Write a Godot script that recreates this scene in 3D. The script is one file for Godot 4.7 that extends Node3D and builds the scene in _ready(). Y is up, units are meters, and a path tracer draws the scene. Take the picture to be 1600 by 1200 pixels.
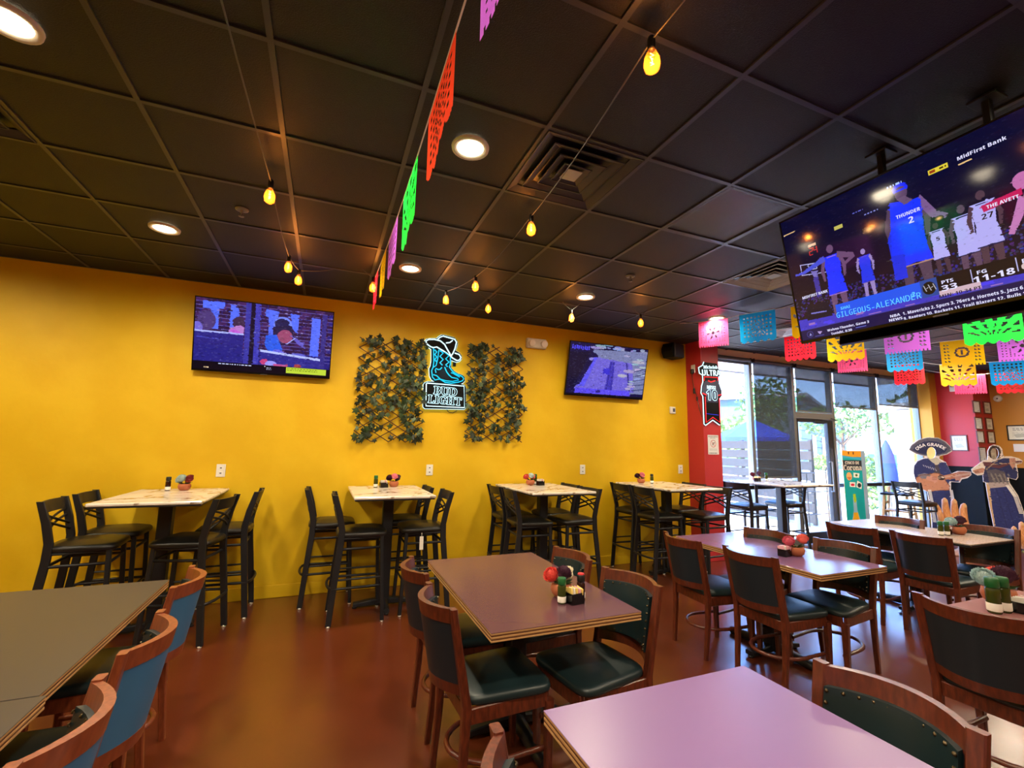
extends Node3D
# A cantina-style dining room: yellow wall with high tables, wooden dining sets, windows on the far side.

const CEIL := 3.095
const TILE := 0.6096
const WZ := -3.40          # face of the yellow wall
const GZ := -3.45          # middle of the window frames
var M := {}
var taken := {}
var rng := RandomNumberGenerator.new()

func _ready():
	rng.seed = 7
	camera_and_light()
	materials()
	shell()
	ceiling()
	windows()
	outside()
	wall_things()
	ceiling_things()
	high_tables()
	dining_tables()
	far_corner()
	garlands()

func camera_and_light():
	var cam := Camera3D.new()
	cam.name = "camera"
	cam.transform = Transform3D(Basis(Vector3(0.924719, 0.01919, 0.380165), Vector3(-0.068209, 0.990917, 0.115894), Vector3(-0.374488, -0.1331, 0.917629)), Vector3(-0.915, 1.539, 1.839))
	cam.fov = 80.63
	cam.near = 0.05
	cam.far = 300.0
	add_child(cam)
	cam.current = true
	var we := WorldEnvironment.new()
	we.name = "surroundings"
	var e := Environment.new()
	var sky := Sky.new()
	var sm := ProceduralSkyMaterial.new()
	sm.sky_top_color = Color(0.33, 0.56, 0.94)
	sm.sky_horizon_color = Color(0.64, 0.80, 0.97)
	sm.ground_bottom_color = Color(0.42, 0.42, 0.40)
	sm.ground_horizon_color = Color(0.62, 0.64, 0.64)
	sm.sky_curve = 0.2
	sky.sky_material = sm
	e.background_mode = Environment.BG_SKY
	e.sky = sky
	e.background_energy_multiplier = 22.0
	e.ambient_light_source = Environment.AMBIENT_SOURCE_SKY
	e.tonemap_mode = Environment.TONE_MAPPER_LINEAR
	e.tonemap_exposure = 1.0
	e.sdfgi_enabled = true
	e.ssao_enabled = true
	e.ssil_enabled = true
	we.environment = e
	add_child(we)
	var sun := DirectionalLight3D.new()
	sun.name = "sun"
	sun.light_energy = 12.0
	sun.light_color = Color(1.0, 0.96, 0.88)
	sun.light_angular_distance = 0.5
	sun.shadow_enabled = true
	sun.transform = Transform3D(Basis.looking_at(Vector3(0.62, -0.75, 0.12), Vector3.UP), Vector3(0, 20, -20))
	add_child(sun)

# ---------------------------------------------------------------- helpers
func numbered(called: String) -> String:
	if not taken.has(called):
		taken[called] = 0
		return called
	taken[called] += 1
	return "%s_%03d" % [called, taken[called]]

func tag(o: Node, label := "", category := "", group := "", kind := ""):
	for kv in [["label", label], ["category", category], ["group", group], ["kind", kind]]:
		if kv[1] != "":
			o.set_meta(kv[0], kv[1])
	return o

func thing(called: String, label: String, category: String, at := Vector3.ZERO, turn := 0.0, group := "") -> Node3D:
	var o := Node3D.new()
	o.name = numbered(called)
	add_child(o)
	o.position = at
	o.rotation.y = turn
	tag(o, label, category, group)
	return o

func put(m: Mesh, called: String, material: Material, parent: Node = null, xf := Transform3D()) -> MeshInstance3D:
	var o := MeshInstance3D.new()
	o.mesh = m
	o.material_override = material
	o.transform = xf
	if parent == null or parent == self:
		o.name = numbered(called)
		add_child(o)
	else:
		o.name = called
		parent.add_child(o, true)
	return o

func obj(called: String, st: SurfaceTool, material: Material, parent: Node = null, xf := Transform3D()) -> MeshInstance3D:
	return put(done(st), called, material, parent, xf)

func done(st: SurfaceTool) -> ArrayMesh:
	st.generate_normals()
	return st.commit()

func struct(called: String, st: SurfaceTool, material: Material, label := "") -> MeshInstance3D:
	var o := obj(called, st, material)
	return tag(o, label, "", "", "structure")

func dup(src: Node3D, at: Vector3, turn: float, label: String, group := "") -> Node3D:
	var r: Node3D = src.duplicate()
	r.name = numbered(str(src.get_meta("base")))
	add_child(r)
	r.position = at
	r.rotation.y = turn
	r.set_meta("label", label)
	if group != "":
		r.set_meta("group", group)
	return r

func mb() -> SurfaceTool:
	var st := SurfaceTool.new()
	st.begin(Mesh.PRIMITIVE_TRIANGLES)
	st.set_smooth_group(-1)
	return st

func tri(st: SurfaceTool, a: Vector3, b: Vector3, c: Vector3, out: Vector3):
	if (c - a).cross(b - a).dot(out) < 0.0:
		var t := b
		b = c
		c = t
	st.add_vertex(a)
	st.add_vertex(b)
	st.add_vertex(c)

func quad(st: SurfaceTool, a: Vector3, b: Vector3, c: Vector3, d: Vector3, out: Vector3):
	tri(st, a, b, c, out)
	tri(st, a, c, d, out)

func box(st: SurfaceTool, c: Vector3, s: Vector3, bev := 0.0, xf := Transform3D()):
	st.set_smooth_group(-1)
	var h := s * 0.5
	var b := minf(bev, minf(h.x, minf(h.y, h.z)) * 0.9)
	var o := xf * c
	for ax in 3:
		var p := (ax + 1) % 3
		var q := (ax + 2) % 3
		for sg in [-1.0, 1.0]:
			var v := []
			for k in [[-1, -1], [1, -1], [1, 1], [-1, 1]]:
				var w := Vector3()
				w[ax] = sg * h[ax]
				w[p] = k[0] * (h[p] - b)
				w[q] = k[1] * (h[q] - b)
				v.append(xf * (c + w))
			quad(st, v[0], v[1], v[2], v[3], (v[0] + v[2]) * 0.5 - o)
			if b > 0.0:
				for s2 in [-1.0, 1.0]:
					var w1 := Vector3()
					var w2 := Vector3()
					w1[ax] = sg * h[ax]
					w1[p] = s2 * (h[p] - b)
					w2[ax] = sg * (h[ax] - b)
					w2[p] = s2 * h[p]
					var a1 := w1
					var a2 := w1
					var b1 := w2
					var b2 := w2
					a1[q] = h[q] - b
					a2[q] = -(h[q] - b)
					b1[q] = h[q] - b
					b2[q] = -(h[q] - b)
					quad(st, xf * (c + a1), xf * (c + a2), xf * (c + b2), xf * (c + b1), xf * (c + (w1 + w2) * 0.5) - o)
	if b > 0.0:
		for x in [-1.0, 1.0]:
			for y in [-1.0, 1.0]:
				for z in [-1.0, 1.0]:
					var i := h - Vector3(b, b, b)
					var k := Vector3(x, y, z)
					tri(st, xf * (c + k * Vector3(h.x, i.y, i.z)), xf * (c + k * Vector3(i.x, h.y, i.z)), xf * (c + k * Vector3(i.x, i.y, h.z)), xf * (c + k * h) - o)

func bx(c: Vector3, s: Vector3, bev := 0.0, xf := Transform3D()) -> SurfaceTool:
	var st := mb()
	box(st, c, s, bev, xf)
	return st

# a round tube along points; r is one radius or one per point
func tube(st: SurfaceTool, pts: Array, r, n := 8, closed := false):
	var rings := []
	var up := Vector3.UP
	var cnt := pts.size()
	for i in cnt:
		var d: Vector3
		if closed:
			d = pts[(i + 1) % cnt] - pts[(i + cnt - 1) % cnt]
		else:
			d = pts[mini(i + 1, cnt - 1)] - pts[maxi(i - 1, 0)]
		d = d.normalized()
		if i == 0:
			up = Vector3.UP if absf(d.y) < 0.9 else Vector3.RIGHT
		var side := d.cross(up).normalized()
		up = side.cross(d).normalized()
		var rad: float = r[i] if r is Array else r
		var ring := []
		for k in n:
			var a := TAU * k / n
			ring.append(pts[i] + (side * cos(a) + up * sin(a)) * rad)
		rings.append(ring)
	st.set_smooth_group(1)
	for i in (cnt if closed else cnt - 1):
		var j := (i + 1) % cnt
		var mid: Vector3 = (pts[i] + pts[j]) * 0.5
		for k in n:
			var l := (k + 1) % n
			quad(st, rings[i][k], rings[i][l], rings[j][l], rings[j][k], (rings[i][k] + rings[j][l]) * 0.5 - mid)
	st.set_smooth_group(-1)
	if not closed:
		for k in n:
			var l := (k + 1) % n
			tri(st, pts[0], rings[0][k], rings[0][l], pts[0] - pts[1])
			tri(st, pts[-1], rings[-1][k], rings[-1][l], pts[-1] - pts[-2])

# a rectangular bar along points, its section kept level (for legs and posts); sizes: Vector2 (x, z) for each point
func leg(st: SurfaceTool, pts: Array, sizes: Array, flat := false):
	var rings := []
	for i in pts.size():
		var s: Vector2 = sizes[mini(i, sizes.size() - 1)] * 0.5
		var b := minf(s.x, s.y) * 0.3
		var ring := []
		for k in [[s.x - b, -s.y], [s.x, -s.y + b], [s.x, s.y - b], [s.x - b, s.y], [-s.x + b, s.y], [-s.x, s.y - b], [-s.x, -s.y + b], [-s.x + b, -s.y]]:
			ring.append(pts[i] + (Vector3(0, k[0], k[1]) if flat else Vector3(k[0], 0, k[1])))
		rings.append(ring)
	st.set_smooth_group(-1)
	for i in pts.size() - 1:
		var mid: Vector3 = (pts[i] + pts[i + 1]) * 0.5
		for k in 8:
			var l := (k + 1) % 8
			quad(st, rings[i][k], rings[i][l], rings[i + 1][l], rings[i + 1][k], (rings[i][k] + rings[i + 1][l]) * 0.5 - mid)
	for e in [0, pts.size() - 1]:
		var out: Vector3 = pts[0] - pts[1] if e == 0 else pts[-1] - pts[-2]
		for k in 8:
			tri(st, pts[e], rings[e][k], rings[e][(k + 1) % 8], out)

# a turned shape; prof: Vector2(radius, height)
func lathe(st: SurfaceTool, prof: Array, n := 16, xf := Transform3D(), smooth := true):
	for i in prof.size() - 1:
		var p: Vector2 = prof[i]
		var q: Vector2 = prof[i + 1]
		st.set_smooth_group(2 + i if not smooth else 2)
		var nr := Vector2(q.y - p.y, p.x - q.x)
		for k in n:
			var a := TAU * k / n
			var b := TAU * (k + 1) / n
			var ca := Vector3(cos(a), 0, sin(a))
			var cb := Vector3(cos(b), 0, sin(b))
			var y := Vector3.UP
			var out := xf.basis * (Vector3(cos((a + b) / 2), 0, sin((a + b) / 2)) * nr.x + y * nr.y)
			var v := [xf * (ca * p.x + y * p.y), xf * (cb * p.x + y * p.y), xf * (cb * q.x + y * q.y), xf * (ca * q.x + y * q.y)]
			if p.x < 1e-5:
				tri(st, v[0], v[2], v[3], out)
			elif q.x < 1e-5:
				tri(st, v[0], v[1], v[2], out)
			else:
				quad(st, v[0], v[1], v[2], v[3], out)

func v2(flat: Array) -> PackedVector2Array:
	var p := PackedVector2Array()
	for i in range(0, flat.size(), 2):
		p.append(Vector2(flat[i], flat[i + 1]))
	return p

# a flat outline with thickness from z0 to z1 (front), optionally with UVs that span rect
func prism(st: SurfaceTool, poly: PackedVector2Array, z0: float, z1: float, xf := Transform3D(), uv := Rect2(), hole := PackedVector2Array()):
	var ids := PackedInt32Array()
	var pts := poly.duplicate()
	if hole.size() > 0:
		# a keyhole cut joins the hole to the outline
		var h := hole.duplicate()
		if Geometry2D.is_polygon_clockwise(h) == Geometry2D.is_polygon_clockwise(pts):
			h.reverse()
		var bi := 0
		var bj := 0
		var best := 1e9
		for i in pts.size():
			for j in h.size():
				var d := pts[i].distance_to(h[j])
				if d < best:
					best = d
					bi = i
					bj = j
		var joined := PackedVector2Array()
		for i in bi + 1:
			joined.append(pts[i])
		for j in h.size() + 1:
			joined.append(h[(bj + j) % h.size()] + (Vector2(0.0004, 0.0004) if j == h.size() else Vector2.ZERO))
		joined.append(pts[bi] + Vector2(0.0004, 0.0004))
		for i in range(bi + 1, pts.size()):
			joined.append(pts[i])
		pts = joined
	ids = Geometry2D.triangulate_polygon(pts)
	var with_uv := uv.size.x > 0.0
	var fz := xf.basis.z
	for side in [0, 1]:
		var z := z0 if side == 0 else z1
		var out := -fz if side == 0 else fz
		for i in range(0, ids.size(), 3):
			var t := [pts[ids[i]], pts[ids[i + 1]], pts[ids[i + 2]]]
			var w := [xf * Vector3(t[0].x, t[0].y, z), xf * Vector3(t[1].x, t[1].y, z), xf * Vector3(t[2].x, t[2].y, z)]
			var order := [0, 1, 2]
			if (w[2] - w[0]).cross(w[1] - w[0]).dot(out) < 0.0:
				order = [0, 2, 1]
			for k in order:
				if with_uv:
					st.set_uv(Vector2((t[k].x - uv.position.x) / uv.size.x, 1.0 - (t[k].y - uv.position.y) / uv.size.y) if side == 1 else Vector2(0.002, 0.002))
				st.add_vertex(w[k])
	if with_uv:
		st.set_uv(Vector2(0.002, 0.002))
	for loop in [poly, hole]:
		var sgn := -1.0 if Geometry2D.is_polygon_clockwise(loop) else 1.0
		if loop.size() and loop == hole and hole.size():
			sgn = -sgn
		for i in loop.size():
			var a: Vector2 = loop[i]
			var b: Vector2 = loop[(i + 1) % loop.size()]
			var nn := Vector2(b.y - a.y, a.x - b.x) * sgn
			quad(st, xf * Vector3(a.x, a.y, z0), xf * Vector3(b.x, b.y, z0), xf * Vector3(b.x, b.y, z1), xf * Vector3(a.x, a.y, z1), xf.basis * Vector3(nn.x, nn.y, 0))

func pris(flat: Array, z0: float, z1: float) -> SurfaceTool:
	var st := mb()
	prism(st, v2(flat), z0, z1)
	return st

func text(s: String, h: float, material: Material, parent: Node, xf: Transform3D, called := "lettering", bold := 0.0, font := "Droid Sans", wide := 1.0, depth := 0.0012, left := false) -> MeshInstance3D:
	var t := TextMesh.new()
	t.text = s
	var f := SystemFont.new()
	f.font_names = PackedStringArray([font])
	if bold > 0.0:
		f.font_weight = 700
	t.font = f
	t.font_size = 32
	t.pixel_size = h / 32.0 / 0.72
	t.depth = depth
	t.curve_step = 2.0
	if left:
		t.horizontal_alignment = HORIZONTAL_ALIGNMENT_LEFT
	return put(t, called, material, parent, xf * Transform3D(Basis.from_scale(Vector3(wide, 1, 1)), Vector3.ZERO))

# letters with a glowing contour: shifted copies behind a dark face
func outlined(s: String, h: float, edge: Material, face: Material, parent: Node, xf: Transform3D, by: float, font: String, wide := 1.0):
	for k in 8:
		var a := TAU * k / 8
		text(s, h, edge, parent, xf * at(cos(a) * by, sin(a) * by, 0), "lettering", 1.0, font, wide, 0.004)
	text(s, h, face, parent, xf * at(0, 0, 0.003), "lettering_face", 1.0, font, wide, 0.002)

func at(x: float, y: float, z: float, b := Basis()) -> Transform3D:
	return Transform3D(b, Vector3(x, y, z))

# ---------------------------------------------------------------- materials
func mat(key: String, c: Color, rough := 0.6, metal := 0.0, spec := 0.5) -> StandardMaterial3D:
	var m := StandardMaterial3D.new()
	m.resource_name = key
	m.albedo_color = c
	m.roughness = rough
	m.metallic = metal
	m.metallic_specular = spec
	M[key] = m
	return m

func c8(r: int, g: int, b: int) -> Color:
	return Color(r / 255.0, g / 255.0, b / 255.0)

func glow(key: String, c: Color, e: float) -> StandardMaterial3D:
	var m := mat(key, c * 0.6, 0.5)
	m.albedo_color.a = 1.0
	m.emission_enabled = true
	m.emission = c
	m.emission_energy_multiplier = e
	return m

func noise_tex(freq: float, a: Color, b: Color, sz := 256, oct := 4, lo := 0.25, hi := 0.75, seed_ := 3) -> NoiseTexture2D:
	var n := FastNoiseLite.new()
	n.seed = seed_
	n.noise_type = FastNoiseLite.TYPE_SIMPLEX_SMOOTH
	n.frequency = freq
	n.fractal_octaves = oct
	var t := NoiseTexture2D.new()
	t.width = sz
	t.height = sz
	t.seamless = true
	t.noise = n
	var g := Gradient.new()
	g.offsets = PackedFloat32Array([lo, hi])
	g.colors = PackedColorArray([a, b])
	t.color_ramp = g
	return t

func tripl(m: StandardMaterial3D, s: Vector3, world := false):
	m.uv1_triplanar = true
	m.uv1_world_triplanar = world
	m.uv1_scale = s
	return m

func bump(m: StandardMaterial3D, freq: float, depth: float, seed_ := 5, oct := 3):
	m.heightmap_enabled = true
	m.heightmap_texture = noise_tex(freq, Color.BLACK, Color.WHITE, 256, oct, 0.2, 0.8, seed_)
	m.heightmap_scale = depth
	return m

func wood(key: String, a: Color, b: Color, rough: float, coat := 0.0):
	var m := mat(key, Color.WHITE, rough)
	m.albedo_texture = noise_tex(0.02, a, b, 256, 5, 0.2, 0.8, 11)
	tripl(m, Vector3(9, 2.2, 9))
	if coat > 0.0:
		m.clearcoat_enabled = true
		m.clearcoat = coat
		m.clearcoat_roughness = 0.25
	return m

func marble() -> ImageTexture:
	var im := Image.create(512, 512, false, Image.FORMAT_RGB8)
	var n := FastNoiseLite.new()
	n.seed = 21
	n.frequency = 0.006
	n.fractal_octaves = 4
	n.domain_warp_enabled = true
	n.domain_warp_amplitude = 60.0
	n.domain_warp_frequency = 0.008
	var n2 := FastNoiseLite.new()
	n2.seed = 4
	n2.frequency = 0.015
	for y in 512:
		for x in 512:
			var v := absf(n.get_noise_2d(x + y * 0.6, y))
			var w := clampf(1.0 - v * 11.0, 0.0, 1.0) * clampf(n2.get_noise_2d(x, y) * 2.0 + 0.75, 0.0, 1.0)
			var s := clampf(n2.get_noise_2d(x + 900, y) * 0.5 + 0.3, 0.0, 1.0) * 0.12
			im.set_pixel(x, y, Color(0.93, 0.90, 0.86).lerp(Color(0.42, 0.31, 0.22), w * 0.85).darkened(s))
	return ImageTexture.create_from_image(im)

func materials():
	var m: StandardMaterial3D
	m = mat("yellow_paint", Color.WHITE, 0.55, 0.0, 0.4)
	m.albedo_texture = noise_tex(0.01, c8(216, 174, 14), c8(222, 182, 24), 256, 4)
	tripl(m, Vector3(0.6, 0.6, 0.6), true)
	bump(m, 0.12, 0.03)
	m = mat("mustard_paint", c8(190, 130, 40), 0.6)
	m = mat("red_paint", c8(180, 42, 48), 0.5)
	m = mat("ochre_paint", c8(205, 150, 40), 0.6)
	m = mat("dado_black", c8(14, 17, 19), 0.7, 0.0, 0.3)
	m = mat("floor_stain", Color.WHITE, 0.26, 0.0, 0.5)
	m.albedo_texture = noise_tex(0.012, c8(91, 38, 17), c8(98, 43, 21), 512, 5, 0.2, 0.8, 9)
	tripl(m, Vector3(0.35, 0.35, 0.35), true)
	m.roughness_texture = noise_tex(0.02, Color(0.75, 0.75, 0.75), Color(1, 1, 1), 256, 4, 0.3, 0.7, 31)
	m.clearcoat_enabled = true
	m.clearcoat = 0.6
	m.clearcoat_roughness = 0.3
	m = mat("tile_black", Color.WHITE, 0.6, 0.0, 0.5)
	m.albedo_texture = noise_tex(0.2, c8(20, 22, 26), c8(28, 31, 36), 256, 3)
	tripl(m, Vector3(2, 2, 2))
	bump(m, 0.3, 0.12)
	mat("tee_black", c8(62, 65, 72), 0.4)
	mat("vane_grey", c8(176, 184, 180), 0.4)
	mat("trim_beige", c8(238, 220, 186), 0.55)
	mat("alu", c8(120, 122, 124), 0.42, 0.6)
	mat("alu_dark", c8(46, 48, 52), 0.4, 0.5)
	m = mat("glass", Color(0.92, 0.97, 0.97, 0.06), 0.02)
	m.transparency = BaseMaterial3D.TRANSPARENCY_ALPHA
	m = mat("shade_cloth", Color(0.17, 0.18, 0.19, 0.79), 0.9)
	m.transparency = BaseMaterial3D.TRANSPARENCY_ALPHA
	mat("black_metal", c8(20, 22, 28), 0.42, 0.0, 0.5)
	mat("black_gloss", c8(8, 8, 10), 0.15)
	m = mat("black_vinyl", c8(20, 19, 18), 0.34)
	bump(m, 0.2, 0.02)
	m = mat("teal_vinyl", c8(20, 37, 41), 0.36)
	bump(m, 0.2, 0.02)
	m = mat("teal_back", c8(18, 29, 38), 0.45)
	bump(m, 0.25, 0.02)
	m = mat("blue_back", c8(50, 98, 138), 0.45)
	mat("brass", c8(96, 84, 64), 0.3, 0.9)
	wood("cherry", c8(70, 27, 14), c8(102, 43, 23), 0.36, 0.4)
	wood("orange_wood", c8(112, 50, 27), c8(138, 68, 38), 0.36, 0.4)
	wood("light_wood", c8(196, 156, 108), c8(220, 184, 138), 0.5)
	wood("carved_wood", c8(176, 112, 66), c8(208, 148, 98), 0.5)
	wood("willow", c8(62, 38, 22), c8(88, 56, 34), 0.7)
	m = mat("marble", Color.WHITE, 0.16)
	m.albedo_texture = marble()
	tripl(m, Vector3(0.55, 0.55, 0.55), true)
	mat("plum_top", c8(88, 56, 66), 0.24)
	mat("lilac_top", c8(128, 99, 150), 0.32)
	mat("mauve_top", c8(126, 88, 128), 0.2)
	mat("taupe_top", c8(62, 58, 57), 0.34)
	mat("rose_top", c8(150, 98, 98), 0.34)
	mat("ply_light", c8(186, 140, 88), 0.6)
	mat("ply_dark", c8(98, 58, 30), 0.6)
	wood("plank_top", c8(158, 138, 128), c8(184, 166, 154), 0.22)
	mat("white_plastic", c8(226, 224, 216), 0.4)
	mat("grey_plastic", c8(90, 90, 94), 0.5)
	mat("paper_white", c8(232, 234, 236), 0.7)
	mat("ink", c8(30, 30, 34), 0.7)
	mat("grille_black", c8(30, 32, 38), 0.55)
	mat("leaf_a", c8(30, 50, 24), 0.5)
	mat("leaf_b", c8(46, 68, 32), 0.5)
	mat("leaf_c", c8(22, 36, 20), 0.5)
	mat("leaf_d", c8(84, 104, 74), 0.5)
	mat("terracotta", c8(176, 98, 62), 0.7)
	mat("flower_coral", c8(232, 98, 88), 0.7)
	mat("flower_pink", c8(232, 124, 150), 0.7)
	mat("flower_plum", c8(62, 20, 48), 0.7)
	mat("flower_wine", c8(120, 24, 34), 0.7)
	mat("flower_mist", c8(190, 212, 214), 0.7)
	mat("flower_cream", c8(244, 232, 200), 0.7)
	mat("cap_green", c8(24, 92, 44), 0.4)
	mat("cap_red", c8(190, 26, 40), 0.4)
	mat("cap_dark", c8(20, 20, 22), 0.4)
	mat("sauce_green", c8(56, 62, 22), 0.12)
	mat("sauce_dark", c8(40, 14, 10), 0.12)
	mat("packet_yellow", c8(238, 206, 110), 0.7)
	mat("packet_white", c8(240, 234, 226), 0.7)
	mat("packet_pink", c8(232, 170, 186), 0.7)
	glow("lamp_lens", Color(1.0, 0.90, 0.72), 14.0)
	glow("filament", Color(1.0, 0.7, 0.34), 22.0)
	m = mat("amber_glass", Color(1.0, 0.66, 0.32, 0.28), 0.4)
	m.transparency = BaseMaterial3D.TRANSPARENCY_ALPHA
	glow("tube_white", Color(0.82, 0.97, 1.0), 1.3)
	glow("tube_cyan", Color(0.0, 0.76, 0.93), 1.0)
	glow("tube_red", Color(1.0, 0.12, 0.14), 1.3)
	glow("tube_blue", Color(0.15, 0.15, 0.9), 0.8)
	mat("navy", c8(22, 28, 60), 0.5)
	mat("board_black", c8(12, 14, 16), 0.5, 0.0, 0.25)
	mat("concrete", c8(200, 196, 188), 0.85)
	mat("asphalt", c8(120, 120, 122), 0.9)
	mat("siding_white", c8(226, 228, 228), 0.6)
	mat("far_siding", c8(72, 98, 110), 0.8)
	mat("siding_shadow", c8(150, 152, 154), 0.7)  # greyer copy of the white siding, shade put into its colour
	mat("fence_board", c8(15, 19, 28), 0.7)
	mat("umbrella_blue", c8(28, 70, 190), 0.8)
	M["umbrella_blue"].backlight_enabled = true
	M["umbrella_blue"].backlight = Color(0.1, 0.25, 0.8)
	mat("stone", c8(178, 172, 160), 0.9)
	mat("bark", c8(92, 74, 60), 0.9)
	mat("foliage_a", c8(72, 108, 46), 0.8)
	mat("foliage_b", c8(104, 138, 62), 0.8)
	mat("car_blue", c8(40, 70, 130), 0.25)
	mat("car_glass", c8(30, 36, 42), 0.1)

# ---------------------------------------------------------------- the room
func shell():
	struct("floor", bx(Vector3(2.7, -0.06, 1.05), Vector3(17.0, 0.12, 9.3)), M.floor_stain, "polished red-brown stained concrete floor")
	struct("wall_back", bx(Vector3(-0.825, 1.6, WZ - 0.075), Vector3(9.75, 3.2, 0.15)), M.yellow_paint, "long bright yellow painted wall behind the high tables")
	struct("baseboard_back", bx(Vector3(-0.8, 0.06, WZ + 0.007), Vector3(9.7, 0.12, 0.014), 0.004), M.yellow_paint, "yellow painted baseboard")
	struct("wall_pillar", bx(Vector3(4.2175, 1.6, -3.3), Vector3(0.335, 3.2, 0.4), 0.004), M.red_paint, "red painted pillar between yellow wall and windows")
	struct("wall_left", bx(Vector3(-5.675, 1.6, 1.0), Vector3(0.15, 3.2, 9.3)), M.yellow_paint, "yellow wall at the far end of the room")
	struct("wall_near", bx(Vector3(2.7, 1.6, 5.7), Vector3(17.0, 3.2, 0.15)), M.mustard_paint, "mustard wall behind the camera")
	struct("trim_head", bx(Vector3(7.18, 3.1, -3.47), Vector3(5.6, 0.2, 0.14), 0.004), M.trim_beige, "beige wooden head trim over the windows")
	struct("wall_corner_ochre", bx(Vector3(10.16, 1.6, -3.38), Vector3(0.38, 3.2, 0.36)), M.ochre_paint, "ochre corner return beside the last window")
	struct("wall_corner_red", bx(Vector3(10.6, 1.6, -2.93), Vector3(0.8, 3.2, 0.54)), M.red_paint, "red corner wall hung with framed certificates")
	struct("wall_right", bx(Vector3(10.9, 1.6, 1.45), Vector3(0.2, 3.2, 8.24)), M.mustard_paint, "mustard side wall with a framed notice")
	var st := mb()
	box(st, Vector3(10.192, 0.65, -2.925), Vector3(0.016, 1.3, 0.55), 0.004)
	box(st, Vector3(10.5, 0.65, -2.652), Vector3(0.6, 1.3, 0.016), 0.004)
	box(st, Vector3(10.792, 0.65, 1.4), Vector3(0.016, 1.3, 8.1), 0.004)
	struct("trim_dado", st, M.dado_black, "black wainscot panelling under the red and mustard walls")

func ceiling():
	var slab := struct("ceiling", bx(Vector3(2.7, CEIL + 0.1, 1.05), Vector3(17.0, 0.12, 9.3)), M.tile_black, "black suspended ceiling of square tiles")
	var tile := done(bx(Vector3(0, 0.014, 0), Vector3(TILE - 0.02, 0.012, TILE - 0.02), 0.002))
	var cut := done(bx(Vector3(0, 0.014, 0), Vector3(TILE - 0.02, 0.012, 0.34), 0.002))
	var gone := [Vector2i(0, 1), Vector2i(2, 1), Vector2i(4, 2), Vector2i(-5, 2), Vector2i(7, 4)]
	for i in range(-7, 17):
		for j in range(-2, 6):
			if Vector2i(i, j) in gone:
				continue
			if j == 5:
				put(tile, "ceiling_tile", M.tile_black, slab, at((i + 0.5) * TILE, CEIL, -(j - 0.5) * TILE))
			else:
				put(tile, "ceiling_tile", M.tile_black, slab, at((i + 0.5) * TILE, CEIL, -(j - 0.5) * TILE))
		put(cut, "ceiling_tile", M.tile_black, slab, at((i + 0.5) * TILE, CEIL, -3.225))
	var along_x := done(bx(Vector3(0, 0.005, 0), Vector3(16.5, 0.01, 0.024)))
	var along_z := done(bx(Vector3(0, 0.005, 0), Vector3(0.024, 0.01, 8.9)))
	for j in range(-9, 6):
		put(along_x, "ceiling_tee", M.tee_black, slab, at(2.7, CEIL, -j * TILE))
	for i in range(-9, 18):
		put(along_z, "ceiling_tee", M.tee_black, slab, at(i * TILE, CEIL - 0.0005, 1.05))
	put(done(bx(Vector3(0, 0.004, 0), Vector3(9.6, 0.008, 0.02))), "ceiling_edge_angle", M.tee_black, slab, at(-0.8, CEIL, WZ + 0.01))

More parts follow.
